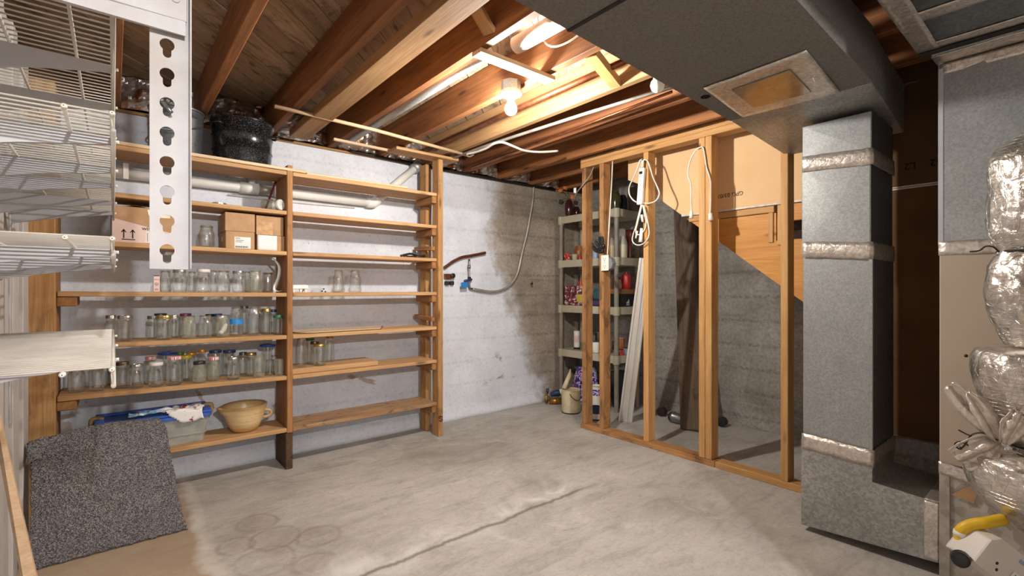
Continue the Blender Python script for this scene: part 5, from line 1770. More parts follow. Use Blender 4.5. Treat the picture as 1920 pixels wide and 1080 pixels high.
# ---------------------------------------------------------------- floor around the rack
G = lambda u, v: at(u, v, Z=0.0)
def floor_can(name, label, u, v, r, h, mat, cat, bands=()):
    p_ = G(u, v)
    d_ = V((p_.x, p_.y, 0)).normalized()
    p_ += d_ * r * .95
    o = lathe(name, [(r * .97, 0), (r, .004), (r, h - .012), (r * .97, h - .010), (r * 1.03, h - .006), (r * 1.03, h), (r * .92, h), (r * .92, h - .008), (.001, h - .008)], mat, p_ + V((0, 0, .0005)), None, seg=32)
    tag(o, label, cat)
    for (z0, z1, m_) in bands:
        lathe('label', [(r * 1.006, h * z0), (r * 1.006, h * z1)], m_, p_, o, seg=32, cap_lo=False)
    return o, p_
o, pc = floor_can('paint_can', 'cream paint can with drips on the floor by the leftmost stud', 1070.5, 777, .083, .205, 'paint_can', 'paint can', ((0.0, .05, 'black'),))
tube('bail', [pc + V((-.07, -.05, .18)), pc + V((-.05, -.075, .14)), pc + V((0, -.09, .12)), pc + V((.05, -.075, .15)), pc + V((.07, -.05, .18))], .0025, 'iron', o, seg=6, sub=4)
cg = tube('caulk_tube', [pc + V((-.06, .03, .20)), pc + V((.02, .04, .30)), pc + V((.045, .05, .34)), pc + V((.05, .055, .36))], [.020, .020, .008, .004], 'paint_can', None, seg=12)
cg.location.z += .012
tag(cg, 'grubby cream caulk tube leaning on top of the cream paint can', 'caulk tube')
sk = thing('plastic_sack', 'purple and white printed sack on the floor under the resin rack', 'sack', (3.50, 3.20, 0))
bm = bmesh.new()
NX, NZ = 28, 16
rings = []
for j in range(NZ + 1):
    s = j / NZ
    ring = []
    for k in range(NX):
        a_ = 2 * math.pi * k / NX
        p_ = V((math.cos(a_) * .10, math.sin(a_) * .13, 0))
        e = 1 - .25 * s ** 3
        nn = 1 + .18 * noise.noise(V((math.cos(a_) * 2, math.sin(a_) * 2, s * 4)))
        ring.append(bm.verts.new((p_.x * e * nn, p_.y * e * nn, .33 * s)))
    rings.append(ring)
for j in range(NZ):
    for k in range(NX):
        bm.faces.new((rings[j][k], rings[j][(k + 1) % NX], rings[j + 1][(k + 1) % NX], rings[j + 1][k]))
bm.faces.new(rings[0][::-1])
bm.faces.new(rings[-1])
obj('sack_body', bm, 'print_purple', sk, Matrix.Translation((3.57, 3.17, .001)), smooth=True)
floor_can('paint_can', 'white and purple can seen between the first two studs', 1120, 768, .075, .20, 'plastic_w', 'paint can', ((.62, .9, 'print_purple'),))
o, p_ = floor_can('paint_can', 'blue-stained can standing in front of the rack between the first two studs', 1117.5, 789, .045, .11, 'blue_clamp', 'paint can', ((.1, .5, 'plastic_w'),))
pv = thing('pipe_vise', 'brass and blue pipe clamp on the floor in the back corner', 'pipe clamp', G(1038, 757))
def gz(u, v, z):
    q = G(u, v)
    return V((q.x, q.y, z))
tube('cylinder', [gz(1030, 758, .030), gz(1053, 758, .030)], .030, 'brass', pv, seg=16)
tube('frame', [gz(1025, 759, .015), gz(1024, 759, .06), gz(1025, 757, .13)], [.012, .014, .010], 'brass', pv, seg=10)
tube('frame', [gz(1026, 757, .10), gz(1027, 757, .145)], .014, 'blue_clamp', pv, seg=10)
tube('screw', [gz(1033, 756, .085), gz(1047, 755, .095), gz(1056, 755, .10)], [.022, .034, .022], 'blue_clamp', pv, seg=14)
tube('knob', [gz(1050, 756, .105), gz(1057, 756, .115)], .028, 'plastic_w', pv, seg=14)
b_ = thing('trash_bin', 'black bin on the floor under the near end of the resin rack', 'bin', (3.62, 2.76, 0))
roundbox('body', (3.54, 2.715, 0.0005), (3.71, 2.86, .33), .02, 'black', b_)
# leaning white channels
for k, (dx_, lab) in enumerate(((0.0, 'wider white channel moulding leaning behind the third stud'), (.045, 'narrow white channel moulding leaning beside the wider one'))):
    a_ = V((3.25 + dx_ * .5, 2.475 - dx_ * .9, .002))
    b_ = V((2.955 + dx_ * .2, 2.06 - dx_ * .5, 1.32))
    fm = frame(a_, b_, (-1, -.8, 0))
    L = (b_ - a_).length
    t_ = thing('channel_moulding', lab, 'moulding', a_)
    bm = bmesh.new()
    w = .036 if k == 0 else .028
    sec = [(-w, 0), (-w, .014), (-w + .005, .017), (-w + .014, .015), (-w + .018, .009), (w - .018, .010), (w - .014, .016), (w - .004, .015), (w, .012), (w, 0)]
    A = [bm.verts.new((-L / 2, y_, z_)) for y_, z_ in sec]
    B = [bm.verts.new((L / 2, y_, z_)) for y_, z_ in sec]
    for i in range(len(sec)):
        j2 = (i + 1) % len(sec)
        bm.faces.new((A[i], A[j2], B[j2], B[i]))
    bm.faces.new(A[::-1])
    bm.faces.new(B)
    obj('channel', bm, 'pvc', t_, fm)
# old board leaning on the far wall
o = board('old_plank', at(1299, 806, Z=.012), V((XB - .028, 2.255, 1.83)), .19, .035, 'oldboard', None, up=(-1, 0, .3))
tag(o, 'dark weathered plank leaning against the concrete wall behind the doubled stud', 'plank')
# metal can lying on the floor, and black caps
a_, b_ = gz(1262, 792, .045), gz(1290, 800, .045)
mc = thing('metal_flashlight', 'dented steel canister lying on the floor behind the studs', 'canister', (a_ + b_) / 2)
tube('barrel', [a_, a_.lerp(b_, .12), a_.lerp(b_, .14), b_], [.045, .045, .041, .041], 'steel', mc, seg=20)
tube('end_cap', [a_ - (b_ - a_).normalized() * .02, a_ - (b_ - a_).normalized() * .0005], [.040, .045], 'iron', mc, seg=20)
for (u, v, lab) in ((1238, 781, 'black rubber pipe cap on the floor right of the third stud'), (1351, 801, 'black rubber pipe cap on the floor right of the doubled stud')):
    q = G(u, v)
    rot = Matrix.Rotation(math.radians(90), 4, 'Y')
    o = lathe('rubber_cap', [(.022, 0), (.036, .004), (.038, .012), (.034, .016), (.034, .055), (.028, .065), (.001, .065)], 'rubber', q + V((0.0, 0, .0385)), None, seg=24, rot=rot)
    tag(o, lab, 'cap')

# ================================================================== ductwork
def ring_tape(name, x0, x1, y0, y1, z0, z1, parent, mat='tape', e=.0025, sides=('x', 'y'), slant=0.0):
    """foil tape wrapped round the -X face and the -Y face of a duct, z0..z1"""
    N = 14
    bm = bmesh.new()
    path = [(x0 - e, y1 + .001), (x0 - e, y0 - e), (x1, y0 - e)]
    rows = []
    for (pa, pb, n_) in ((path[0], path[1], N), (path[1], path[2], N)):
        for i in range(n_ + (1 if pb == path[2] else 0)):
            s = i / n_
            x, y = pa[0] + (pb[0] - pa[0]) * s, pa[1] + (pb[1] - pa[1]) * s
            w = .004 * noise.noise(V((x * 40, y * 40, z0 * 9)))
            col_ = []
            for k in range(4):
                z = z0 + (z1 - z0) * k / 3 + (w if k in (0, 3) else 0) - slant * (y - y0)
                bulge = (.0015 if k in (1, 2) else 0) + .002 * noise.noise(V((x * 30, y * 30, z * 60)))
                dx_, dy_ = (-1, 0) if pb == path[1] else (0, -1)
                col_.append(bm.verts.new((x + dx_ * bulge, y + dy_ * bulge, z)))
            rows.append(col_)
    for a, b in zip(rows, rows[1:]):
        for k in range(3):
            bm.faces.new((a[k], b[k], b[k + 1], a[k + 1]))
    o = obj(name, bm, mat, parent, smooth=True)
    s_ = o.modifiers.new('thick', 'SOLIDIFY')
    s_.thickness = .001
    return o

# overhead main duct, sagging slightly away from the camera
zd = lambda x: 1.97 - .045 * x
DY0, DY1, DX0, DX1, DX2 = .520, 1.060, .20, 2.19, 2.885
dm = thing('main_duct', 'wide dark grey overhead duct hung below the joists', 'duct', (1.2, .8, 1.9))
segs = [(DX0, 1.11), (1.114, DX1)]
for (xa, xb) in segs:
    hexa('duct_section', [(xa, DY0, zd(xa)), (xb, DY0, zd(xb)), (xb, DY1, zd(xb)), (xa, DY1, zd(xa)), (xa, DY0, 2.085), (xb, DY0, 2.085), (xb, DY1, 2.085), (xa, DY1, 2.085)], 'liner', dm, .002)
boxo('joint_strip', (1.104, DY0 - .001, zd(1.11) - .003), (1.120, DY1 + .001, zd(1.11) + .02), 'rubber', dm, bev=.001)
hexa('end_section', [(DX1 + .004, DY0 + .004, zd(DX1) + .001), (DX2, .563, 1.840), (DX2, 1.082, 1.840), (DX1 + .004, DY1, zd(DX1) + .001),
                     (DX1 + .004, DY0 + .004, 2.075), (DX2, .563, 2.070), (DX2, 1.082, 2.070), (DX1 + .004, DY1, 2.075)], 'galv_sp', dm, .003)
# screw hole and taped access panel on the underside
q = at(1323, 183, Z=zd(1.95))
lathe('knockout', [(.019, 0), (.019, .0015), (.001, .0015)], 'ink', (q.x, q.y, zd(q.x) - .002), dm, seg=20)
zc = zd(2.0)
cs = [at(1319, 167, Z=zc), at(1512, 98, Z=zc), at(1576, 166, Z=zc), at(1393, 214, Z=zc)]
def onduct(p, e):
    return V((p.x, p.y, zd(p.x) - e))
quadsheet('access_tape', [onduct(p, .0045) for p in cs], 'tape', dm, .003, 24, 14, .0025)
ctr = sum(cs, V((0, 0, 0))) / 4
ins = []
for p, (fu, fv) in zip(cs, ((.17, .22), (.30, .22), (.30, .2), (.17, .2))):
    ins.append(p.lerp(ctr, .42))
apn = quadsheet('access_panel', [onduct(p, .0095) for p in ins], 'brass_patch', dm, .003)
tube('wire_tie', [onduct(cs[2].lerp(cs[1], .45).lerp(ctr, .2), .010) + V((-.02, 0, 0)), onduct(cs[2].lerp(cs[1], .45).lerp(ctr, .2), .022), onduct(cs[2].lerp(cs[1], .45).lerp(ctr, .2), .010) + V((.02, .01, 0))], .0015, 'whitewire', dm, seg=6, sub=3)

# vertical drop with its boot near the floor
CX0, CX1, CY0, CY1 = 2.42, 2.76, .578, .838
dv = thing('duct_drop', 'grey sheet metal duct column dropping to a boot near the floor', 'duct', (2.55, .70, 0))
z_b = .30
for (za, zb_, e, m_) in ((z_b + .04, 1.265, 0.0, 'galv'), (1.268, 1.668, .004, 'galv'), (1.671, 1.838, .002, 'galv')):
    cs_ = hexa('column_section', [(CX0 - e + .004, CY0 + e, za), (CX1, CY0 + e, za), (CX1, CY1 + e, za), (CX0 - e + .004, CY1 + e, za),
                            (CX0 - e + .004, CY0 + e, zb_), (CX1, CY0 + e, zb_), (CX1, CY1 + e, zb_), (CX0 - e + .004, CY1 + e, zb_)], m_, dv, .002)
    # raised cross break on the two visible faces
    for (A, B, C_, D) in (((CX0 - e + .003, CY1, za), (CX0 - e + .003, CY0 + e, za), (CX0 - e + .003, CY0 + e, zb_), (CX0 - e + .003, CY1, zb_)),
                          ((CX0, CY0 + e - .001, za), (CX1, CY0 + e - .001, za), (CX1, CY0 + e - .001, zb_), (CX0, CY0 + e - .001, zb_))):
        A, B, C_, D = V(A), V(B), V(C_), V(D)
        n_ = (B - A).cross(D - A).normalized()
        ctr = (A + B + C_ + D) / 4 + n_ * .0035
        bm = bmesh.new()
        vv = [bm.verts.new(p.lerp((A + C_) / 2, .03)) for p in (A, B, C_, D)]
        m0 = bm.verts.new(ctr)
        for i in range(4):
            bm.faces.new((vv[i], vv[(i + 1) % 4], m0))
        obj('cross_break', bm, m_ if abs(n_.x) > .5 else 'galv_dk', cs_)  # side face gets darker steel: its shade is put into the colour
boxo('corner_seam', (CX0 - .003, CY0 - .003, z_b + .05), (CX0 + .012, CY0 + .010, 1.262), 'galv', dv, bev=.001)
ring_tape('foil_tape', CX0 - .003, CX1, CY0, CY1, 1.615, 1.685, dv, slant=-.06)
ring_tape('foil_tape', CX0 - .003, CX1, CY0, CY1, 1.222, 1.293, dv, slant=-.08)
ring_tape('foil_tape', CX0 - .004, CX1, CY0 - .002, CY1, z_b + .058, z_b + .13, dv, slant=-.05)
# boot: L-shaped box running to the furnace
bm = bmesh.new()
yz = [(CY1 + .004, .025), (.372, .055), (.372, .285), (CY0 - .002, z_b + .0), (CY0 - .002, z_b + .105), (CY1 + .004, z_b + .12)]
polyplate('boot', yz, CX0 - .006, CX1 + .002, 'galv_sp', dv)
ring = [(CX0 - .010, .410, .058), (CX0 - .010, .366, .058), (CX0 - .010, .366, .282), (CX0 - .010, .410, .282)]
quadsheet('foil_tape', [V(p) for p in ring], 'tape', dv, .002, 6, 20, .004)
quadsheet('foil_tape', [V((CX0 - .008, .41, .2885)), V((CX0 - .008, .366, .2865)), V((CX1, .366, .2865)), V((CX1, .41, .2885))], 'tape', dv, .002, 4, 16, .002)

# furnace and its plenum
FX, FY1, FY0 = 2.40, .364, -.36
fu = thing('furnace', 'beige furnace cabinet with a grey sheet metal plenum on top', 'furnace', (FX + .3, 0, 0))
cab = boxo('cabinet', (FX, FY0, .44), (FX + .585, FY1, 1.235), 'beige', fu, bev=.004)
boxo('base', (FX + .004, FY0, 0.0), (FX + .585, FY1 - .002, .4385), 'dirty', fu, bev=.003)
boxo('base_flange', (FX - .004, FY1 - .03, .0), (FX + .003, FY1, .4385), 'dirty', fu, bev=.001)
boxo('plenum', (FX + .002, FY0, 1.262), (FX + .57, FY1, 1.948), 'galv', fu, bev=.003)
A, B, C_, D = V((FX - .001, FY1, 1.27)), V((FX - .001, FY0, 1.27)), V((FX - .001, FY0, 1.94)), V((FX - .001, FY1, 1.94))
bm = bmesh.new()
vv = [bm.verts.new(p.lerp((A + C_) / 2, .02)) for p in (A, B, C_, D)]
m0 = bm.verts.new((A + C_) / 2 + V((-.008, .12, 0)))
for i in range(4):
    bm.faces.new((vv[i], vv[(i + 1) % 4], m0))
obj('cross_break', bm, 'galv', fu)
boxo('corner_strip', (FX - .003, FY1 - .012, 1.262), (FX + .004, FY1 + .003, 1.948), 'white_metal', fu, bev=.001)
quadsheet('foil_tape', [V((FX - .003, FY1 + .002, 1.225)), V((FX - .003, FY0, 1.225)), V((FX - .003, FY0, 1.277)), V((FX - .003, FY1 + .002, 1.277))], 'tape', fu, .002, 30, 4, .003)
quadsheet('foil_tape', [V((FX - .003, FY1 + .002, 1.905)), V((FX - .003, FY0, 1.905)), V((FX - .003, FY0, 1.944)), V((FX - .003, FY1 + .002, 1.944))], 'tape', fu, .002, 30, 4, .003, 5)
quadsheet('foil_tape', [V((FX - .008, FY1 + .001, .405)), V((FX - .008, FY1 - .10, .385)), V((FX - .008, FY1 - .10, .435)), V((FX - .008, FY1 + .001, .450))], 'tape', fu, .002, 10, 4, .004, 9)
plate('torn_label', [(0, .0), (.06, -.012), (.075, .05), (.045, .045), (.03, .03)], [], .001, 'card', fu, FACE_X((FX - .0058, FY1 - .035, .335)))
lathe('screw', [(.006, 0), (.001, .003)], 'iron', at(1811, 667, X=FX - .0005), cab, seg=8, rot=Matrix.Rotation(-math.pi / 2, 4, 'Y'))

# trunk duct above the furnace
TY1, TX1, TZ = .402, 2.30, 1.962
tr_ = thing('trunk_duct', 'taped grey trunk duct overhead, joining the furnace plenum', 'duct', (1.9, .1, TZ))
boxo('trunk_body', (.9, -.5, TZ), (TX1, TY1, 2.092), 'galv_dk', tr_, bev=.003)
boxo('transition', (TX1 + .002, -.5, 1.949), (FX + .45, TY1 - .03, 2.08), 'galv', tr_, bev=.003)
boxo('gasket', (TX1 - .028, -.5, TZ - .008), (TX1 + .001, TY1 + .002, TZ - .0005), 'rubber', tr_, bev=.002)
for (xa, ya, xb, yb_, sd) in ((2.205, -.5, 2.262, TY1 + .002, 1), (1.93, -.5, 2.0, TY1 + .002, 2), (1.2, TY1 - .06, 2.26, TY1 + .002, 3)):
    quadsheet('foil_tape', [V((xa, ya, TZ - .0025 - sd * .0008)), V((xa, yb_, TZ - .0025 - sd * .0008)), V((xb, yb_, TZ - .0025 - sd * .0008)), V((xb, ya, TZ - .0025 - sd * .0008))], 'tape', tr_, .0015, 30 if sd < 3 else 4, 4 if sd < 3 else 40, .0022, sd)
quadsheet('foil_tape', [V((TX1 + .003, -.5, 1.9465)), V((TX1 + .003, TY1 - .03, 1.9465)), V((FX, TY1 - .03, 1.9465)), V((FX, -.5, 1.9465))], 'tape', tr_, .0015, 30, 6, .003, 8)

# insulated flexible duct in silver wrap
fx = thing('flex_duct', 'crinkled silver insulated flexible duct tied with black wire beside the furnace', 'flexible duct', (2.14, .05, .2))
RT = V((SA, -CA, 0))
c0 = V((2.145, .062, 0))
def left_r(u, c):
    t = (u - CX) / F
    d = V((CA + t * SA, SA - t * CA, 0)).normalized()
    return abs(d.x * c.y - d.y * c.x)
prof = [(236, 1925, .10), (248, 1905, .07), (262, 1885, .05), (280, 1862, .03), (305, 1850, 0), (350, 1847, 0), (400, 1846, 0), (440, 1852, 0), (462, 1866, 0), (471, 1876, 0), (480, 1868, 0), (500, 1856, 0), (540, 1850, 0), (580, 1853, 0), (610, 1862, 0), (635, 1878, 0), (648, 1886, 0),
        (652, 1850, 0), (660, 1828, 0), (675, 1818, 0), (700, 1816, 0), (740, 1826, 0), (780, 1846, 0), (812, 1870, 0), (828, 1884, 0), (836, 1880, 0), (845, 1842, .0), (858, 1814, .0), (880, 1806, .0), (905, 1810, .0), (930, 1822, .01), (955, 1842, .02), (975, 1862, .035), (990, 1884, .05), (1005, 1910, .07), (1030, 1960, .10)]
def shell(name, rows, mat, seedv):
    bm = bmesh.new()
    SG = 72
    rings = []
    path = []
    for a, b in zip(rows, rows[1:]):
        n_ = max(2, int((b[0] - a[0]) / 4))
        for i in range(n_):
            s = i / n_
            path.append(tuple(x + (y - x) * s for x, y in zip(a, b)))
    path.append(rows[-1])
    for (v, u, sft) in path:
        c = c0 + RT * sft
        r = max(.03, left_r(u, c))
        z = H + (CY - v) / F * 1.46
        ring = []
        for k in range(SG):
            a_ = 2 * math.pi * k / SG
            d_ = V((math.cos(a_), math.sin(a_), 0))
            p_ = V((d_.x * 2.2, d_.y * 2.2, z * 5 + seedv))
            tight = 1 if r > .12 else .4
            n_ = .010 * noise.noise(p_ * 1.2) + .007 * noise.noise(V((a_ * 7, z * 3, seedv))) + .006 * (abs(noise.noise(p_ * 3.3)) - .3) + (.010 * (abs(math.sin(a_ * 11 + 3 * noise.noise(p_))) - .5) if r < .125 else 0)
            ring.append(bm.verts.new(c + d_ * (r + n_ * 1.2) + V((0, 0, z))))
        rings.append(ring)
    for A, B in zip(rings, rings[1:]):
        for k in range(SG):
            bm.faces.new((A[k], A[(k + 1) % SG], B[(k + 1) % SG], B[k]))
    bm.faces.new(rings[0])
    bm.faces.new(rings[-1][::-1])
    return obj(name, bm, mat, fx, smooth=True)
shell('upper_wrap', prof[:17], 'flex', 0.0)
shell('middle_wrap', prof[17:25], 'flex', 4.0)
shell('lower_wrap', prof[24:], 'flex', 9.0)
def ringpts(v, u, sft=0, e=.006, tilt=0.0, n_=28):
    c = c0 + RT * sft
    r = left_r(u, c) + e
    z = H + (CY - v) / F * 1.46
    return [c + V((math.cos(a_) * r, math.sin(a_) * r, z + tilt * math.sin(a_))) for a_ in [2 * math.pi * k / n_ for k in range(n_)]]
tube('wire_tie', ringpts(471, 1874), .004, 'iron', fx, seg=6, closed=True)
tube('wire_tie', ringpts(829, 1880), .004, 'iron', fx, seg=6, closed=True)
Q = lambda u, v, x=2.02: at(u, v, X=x)
tube('wire_end', [Q(1873, 472), Q(1862, 463), Q(1848, 462), Q(1836, 470), Q(1818, 472)], .0025, 'iron', fx, seg=6, sub=4)
tube('wire_end', [Q(1872, 826), Q(1845, 812), Q(1822, 815), Q(1812, 830), Q(1800, 842), Q(1790, 833), Q(1800, 828), Q(1816, 836), Q(1806, 846), Q(1800, 838)], .0022, 'iron', fx, seg=6, sub=4)
tube('wire_end', [Q(1822, 818), Q(1808, 812), Q(1797, 806)], .0022, 'iron', fx, seg=6, sub=3)
# torn tails of the silver jacket
def tail(pts, widths, seed):
    bm = bmesh.new()
    pp = smooth_path(pts, 5)
    n_ = len(pp)
    rows = []
    for i, p_ in enumerate(pp):
        s = i / (n_ - 1)
        j_ = s * (len(widths) - 1)
        a = int(min(j_, len(widths) - 2))
        w = widths[a] + (widths[a + 1] - widths[a]) * (j_ - a)
        d = (pp[min(i + 1, n_ - 1)] - pp[max(i - 1, 0)]).normalized()
        sd = d.cross(V((-.9, -.4, .1))).normalized()
        nn = d.cross(sd)
        row = []
        for k in range(9):
            q_ = (k / 8 - .5) * 2
            fold = .016 * math.sin(q_ * 6 + seed) * (w / .05) + .006 * noise.noise(V((q_ * 3, s * 6, seed)))
            row.append(bm.verts.new(p_ + sd * w * q_ + nn * fold + d * (.008 * noise.noise(V((q_ * 5, seed, 0))) if i == n_ - 1 else 0)))
        rows.append(row)
    for A, B in zip(rows, rows[1:]):
        for k in range(8):
            bm.faces.new((A[k], A[k + 1], B[k + 1], B[k]))
    o = obj('jacket_tail', bm, 'tail', fx, smooth=True)
    s_ = o.modifiers.new('thick', 'SOLIDIFY')
    s_.thickness = .002
tail([Q(1874, 826, 2.06), Q(1850, 795), Q(1822, 765), Q(1797, 738), Q(1780, 722)], [.010, .030, .034, .030, .018], 1.0)
tail([Q(1872, 826, 2.03), Q(1858, 795, 1.99), Q(1838, 762, 1.98), Q(1815, 736, 1.98)], [.010, .026, .026, .006], 2.5)
tail([Q(1876, 830, 2.05), Q(1850, 838), Q(1822, 850), Q(1796, 862)], [.012, .040, .044, .036], 4.0)
tail([Q(1884, 832, 1.97), Q(1900, 800, 1.96), Q(1915, 775, 1.97)], [.010, .03, .02], 6.0)

# condensate pump / valve with yellow gas hose
pv_ = thing('gas_valve', 'pale grey control box with a black knob below the silver duct', 'control box', Q(1850, 1080, 2.0))
ctr = Q(1866, 1050, 1.97)
ex = (RT * .80 + V((0, 0, -.62))).normalized()
ey = (RT * .55 + V((0, 0, .80))).normalized()
fm = rotm(ex, ey, ctr)
bm = bmesh.new()
ol = [(-.085, -.05), (-.085, .035), (-.062, .058), (.03, .058), (.075, .03), (.085, -.05)]
A = [bm.verts.new((x_, y_, -.055)) for x_, y_ in ol]
B = [bm.verts.new((x_ * .96, y_ * .94, .035)) for x_, y_ in ol]
for i in range(6):
    bm.faces.new((A[i], A[(i + 1) % 6], B[(i + 1) % 6], B[i]))
bm.faces.new(A[::-1])
bm.faces.new(B)
bmesh.ops.bevel(bm, geom=bm.edges[:], offset=.006, segments=2, affect='EDGES', profile=.6)
obj('casing', bm, 'pumpgrey', pv_, fm)
boxm = box_mesh(.05, .10, .09, .008)
obj('coil', boxm, 'black', pv_, fm @ Matrix.Translation((.104, .0, -.02)))
kq = Q(1801, 1046, 1.885)
lathe('knob', [(.022, 0), (.023, .004), (.021, .022), (.016, .025), (.001, .025)], 'black', kq, pv_, seg=20, rot=V((0, 0, 1)).rotation_difference(V((-.75, -.1, .1)).normalized()).to_matrix().to_4x4())
boxm = box_mesh(.05, .045, .002, 0)
lq = fm @ Matrix.Translation((.045, -.022, .0365))
obj('sticker', boxm, 'paper', pv_, lq)
for k in range(4):
    boxm = box_mesh(.036 - .006 * (k % 2), .0025, .001, 0)
    obj('sticker_line', boxm, 'inkgrey', pv_, fm @ Matrix.Translation((.045, -.006 - .006 * k, .0378)))
for k in range(7):
    boxm = box_mesh(.002 + .001 * (k % 2), .008, .001, 0)
    obj('barcode_bar', boxm, 'ink', pv_, fm @ Matrix.Translation((.028 + .0055 * k, -.037, .0378)))
boxm = box_mesh(.03, .010, .004, .002)
obj('window', boxm, 'greyblue', pv_, fm @ Matrix.Translation((.03, .035, .0345)))
for (dx_, dy_) in ((-.03, -.01), (-.02, -.025)):
    lathe('port', [(.006, 0), (.001, .002)], 'iron', fm @ V((dx_, dy_, .0345)), pv_, seg=10, rot=fm.to_3x3().to_4x4())
gh = thing('gas_hose', 'yellow gas hose bending into the grey control box', 'hose', Q(1810, 1020, 2.05))
tube('hose', [Q(1880, 974, 2.02), Q(1850, 980, 1.97), Q(1826, 983, 1.96), Q(1807, 991, 1.95), Q(1800, 1003, 1.95), Q(1803, 1014, 1.95), Q(1814, 1026, 1.96)], .016, 'yellow', gh, seg=14, sub=5)
tube('label_band', [Q(1802, 996, 1.95), Q(1800.5, 1004, 1.95)], .0175, 'paper', gh, seg=14)

# ================================================================== left foreground
# wire shelves on the left wall
WY0, WY1 = 1.10, 2.52
WX0, WX1 = -.285, -.004
def wire_shelf(z, label, lip, ys, near_rods):
    t_ = thing('wire_shelf', label, 'wire shelf', (WX0, (ys[0] + ys[1]) / 2, z), 'white wire shelves on the left wall')
    y0, y1 = ys
    bm = bmesh.new()
    n_ = int((y1 - y0) / .0255)
    for k in range(n_ + 1):
        y_ = y0 + .006 + (y1 - y0 - .012) * k / n_
        bm_tube(bm, [V((WX0 + .004, y_, z)), V((WX1, y_, z)), V((WX1 + .003, y_, z - lip))], .0019, 5)
    o = obj('wires', bm, 'wire', t_, smooth=True)
    o['kind'] = 'stuff'
    for (x_, z_, r_) in ((WX1 + .002, z - .003, .0036), (WX1 + .004, z - lip, .0036), (WX0 + .008, z - .005, .0032), (WX0 + .115, z - .005, .0032), (WX1 - .06, z - .005, .0032)):
        tube('rail', [(x_, y0 - .004, z_), (x_, y1 + .004, z_)], r_, 'wire', t_, seg=8)
    for (x_, z_) in ((WX1 + .002, z - .003), (WX1 - .06, z - .005)):
        lathe('end_cap', [(.0045, 0), (.0048, .010), (.003, .013), (.001, .0135)], 'plastic_w', (x_, y0 + .004, z_), t_, seg=12, rot=Matrix.Rotation(math.pi / 2, 4, 'X'))
    return t_

def bracket(parent, y_, z, hroot=.055):
    bm = bmesh.new()
    # tapered folded steel: deep at the wall, slim at the tip
    pts = [(WX0 + .001, -.004), (WX1 + .006, -.004), (WX1 + .010, -.010), (WX1 + .004, -.016), (WX0 + .15, -.016 - hroot * .35), (WX0 + .001, -.014 - hroot)]
    A = [bm.verts.new((x_, y_ - .006, z + z_ - .004)) for x_, z_ in pts]
    B = [bm.verts.new((x_, y_ + .006, z + z_ - .004)) for x_, z_ in pts]
    for i in range(len(pts)):
        j_ = (i + 1) % len(pts)
        bm.faces.new((A[i], A[j_], B[j_], B[i]))
    bm.faces.new(A[::-1])
    bm.faces.new(B)
    obj('bracket', bm, 'white_metal', parent, smooth=False)
    tube('bracket_hook', [(WX1 + .004, y_, z - .014), (WX1 + .013, y_, z - .013)], .0035, 'plastic_w', parent, seg=8)

zt = {1: H + .53, 2: H + .31, 3: H + .092, 4: H - .135}
w1 = wire_shelf(zt[1], 'uppermost white wire shelf, near the joists', .032, (1.10, 2.52), 0)
w2 = wire_shelf(zt[2], 'second white wire shelf from the top', .032, (1.10, 2.52), 0)
w3 = wire_shelf(zt[3], 'third white wire shelf, seen almost edge-on from below', .032, (1.12, 2.30), 0)
w4 = wire_shelf(zt[4], 'lowest white wire shelf, seen from above', .032, (1.07, 2.06), 0)
for y_ in (1.47, 1.78, 2.14, 2.47):
    bracket(w1, y_, zt[1], .075)
for y_ in (1.26, 1.57, 1.80, 2.16, 2.46):
    bracket(w2, y_, zt[2], .06)
for y_ in (1.35, 1.72, 2.22):
    bracket(w3, y_, zt[3], .045)
for y_ in (1.30, 1.62, 1.95):
    bracket(w4, y_, zt[4], .045)
st_ = thing('shelf_standard', 'white slotted wall track holding the wire shelf brackets', 'wall track', (XL + .014, 2.45, .7), None)
for y_ in (2.46,):
    boxo('track', (XL + .0135, y_ - .012, .62), (XL + .0145 + .004, y_ + .012, 1.75), 'white_metal', st_, bev=.001)

# hanging white rack: slotted upright and cross beam
rk = thing('slotted_rack', 'white steel rack with keyhole slots hanging from the joists', 'rack', (.076, 1.03, 1.134))
ux0, ux1, uz0, uz1 = .0475, .1035, 1.134, 2.099
def keyhole(cx_, cz_):
    r, w, dn = .0108, .0062, .0165
    a0 = math.asin(w / r)
    pts = []
    n_ = 14
    for k in range(n_ + 1):
        a_ = -math.pi / 2 + a0 + (2 * math.pi - 2 * a0) * k / n_
        pts.append((cx_ + r * math.cos(a_), cz_ + r * math.sin(a_)))
    for k in range(7):
        a_ = math.pi + math.pi * k / 6
        pts.append((cx_ + w * math.cos(a_), cz_ - dn + w * math.sin(a_)))
    return pts
W_ = ux1 - ux0
holes = []
zc = 1.1665
while zc < 2.05:
    holes.append(keyhole(.0245, zc - uz0))
    zc += .0513
plate('upright_face', [(0, 0), (W_, 0), (W_, uz1 - uz0), (0, uz1 - uz0)], holes, .0022, 'white_worn', rk, FACE_Y((ux0, 1.03, uz0)))
boxo('upright_flange', (ux1 - .0005, 1.006, uz0), (ux1 + .0020, 1.0312, uz1), 'white_worn', rk, bev=.0006)
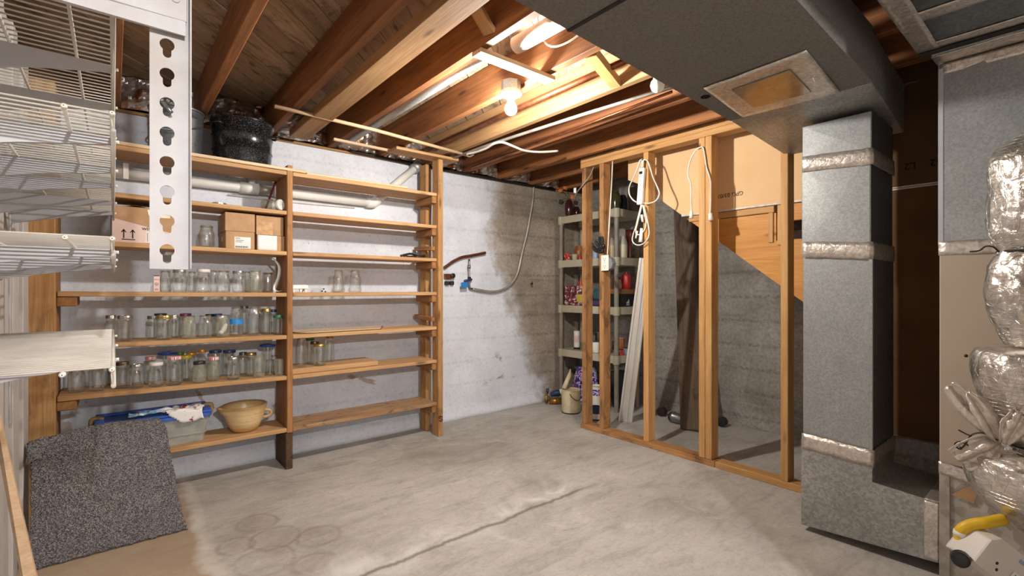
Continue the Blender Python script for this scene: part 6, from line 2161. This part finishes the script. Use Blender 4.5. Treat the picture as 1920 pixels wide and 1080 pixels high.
# beam with a lower lip turned towards the room
bz = 1.540
boxo('beam_face', (-.62, 1.014, bz + .028), (ux1 - .004, 1.018, bz + .17), 'white_worn', rk, bev=.001)
hexa('beam_lip', [(-.62, .985, bz), (ux1 - .006, 1.014, bz + .003), (ux1 - .006, 1.018, bz + .003), (-.62, 1.018, bz),
                  (-.62, .985, bz + .004), (ux1 - .006, 1.014, bz + .028), (ux1 - .006, 1.018, bz + .028), (-.62, 1.018, bz + .028)], 'white_worn', rk)
tri = [(-.62, 0), (ux1 - .006, 0), (ux1 - .006, .004), (-.05, .024), (-.62, .024)]
for (x_, z_) in ((.083, bz + .062),):
    lathe('rivet', [(.0065, 0), (.006, .002), (.0035, .003), (.003, .001), (.001, .001)], 'white_metal', (x_, 1.0138, z_), rk, seg=16, rot=Matrix.Rotation(math.pi / 2, 4, 'X'))
tube('slot_pin', [(.066, 1.024, 1.422), (.077, 1.012, 1.404)], .003, 'steel', rk, seg=8)

# loop of dark wire and dark pan shape above the beam
# carpet remnant draped over the lowest shelf end
cpt = thing('carpet_remnant', 'grey loop pile carpet remnant draped in front of the bottom shelf', 'carpet', (0, 2.85, 0))
prof = [(2.625, .010), (2.66, .030), (2.72, .095), (2.79, .18), (2.86, .275), (2.92, .355), (2.965, .405), (3.01, .432), (3.045, .438), (3.068, .420), (3.075, .36)]
pp = smooth_path([V((0, y_, z_)) for y_, z_ in prof], 14)
NXc = 150
bm = bmesh.new()
rows = []
for j, p_ in enumerate(pp):
    s = j / (len(pp) - 1)
    xa = -.255 + .015 * noise.noise(V((0, s * 5, 1)))
    xa = -.283 + .03 * (1 - s)
    xb = .262 - .092 * min(1, s * 1.15) + .012 * noise.noise(V((9, s * 6, 1))) + .004 * noise.noise(V((9, s * 60, 1)))
    nrm = V((0, -.78, .62)) if s < .75 else V((0, -.4, .9))
    row = []
    for i in range(NXc + 1):
        f = i / NXc
        x_ = xa + (xb - xa) * f
        hump = .020 * math.sin(math.pi * min(1, max(0, f * 1.1))) * math.sin(math.pi * s)
        fuzz = .0045 * noise.noise(V((x_ * 110, p_.y * 110, p_.z * 110))) + .003 * noise.noise(V((x_ * 260, p_.y * 260, p_.z * 260)))
        edge = .004 * noise.noise(V((x_ * 40, 0, 5))) if j == 0 else 0
        dz = .012 * (1 - f) * max(0, s - .5) * 2 + .014 * math.sin(math.pi * f) * max(0, s - .4)
        q_ = V((x_, p_.y + edge - .26 * (1 - f) ** 2 * max(0, s - .3) / .7, p_.z + dz)) + nrm * (hump + fuzz)
        q_.z = max(q_.z, .004)
        row.append(bm.verts.new(q_))
    rows.append(row)
for A, B in zip(rows, rows[1:]):
    for i in range(NXc):
        bm.faces.new((A[i], A[i + 1], B[i + 1], B[i]))
o = obj('pile', bm, 'carpet', cpt, smooth=True)
s_ = o.modifiers.new('thick', 'SOLIDIFY')
s_.thickness = .008
s_.offset = -1
# pine board and grey panel leaning on the left wall
def down(p0, p1, z):
    return p1 + (p0 - p1) * ((z - p1.z) / (p0.z - p1.z))
R0, R1 = at(68, 1080, Y=1.98), at(-18, 707, Y=2.08)
L0, L1 = at(38, 1080, Y=1.98), at(-18, 771, Y=2.08)
Rf, Lf = down(R0, R1, .002), down(L0, L1, .002)
th_ = V((0, .022, 0))
Lt = V((R1.x - .002, R1.y - .03, R1.z))
o = hexa('pine_board', [Lf, Rf, Rf + th_, Lf + th_, down(L0, L1, R1.z), R1, R1 + th_, down(L0, L1, R1.z) + th_], 'pale', None, .002)
tag(o, 'pale pine board leaning at the lower left corner', 'board')
o = hexa('grey_panel', [(-.262, 1.20, .002), (-.250, 1.20, .002), (-.250, 2.03, .002), (-.262, 2.03, .002),
                        (-.284, 1.20, .66), (-.272, 1.20, .66), (-.272, 2.03, .66), (-.284, 2.03, .66)], 'greypaint', None, .002)
tag(o, 'grey painted panel leaning against the left wall', 'panel')
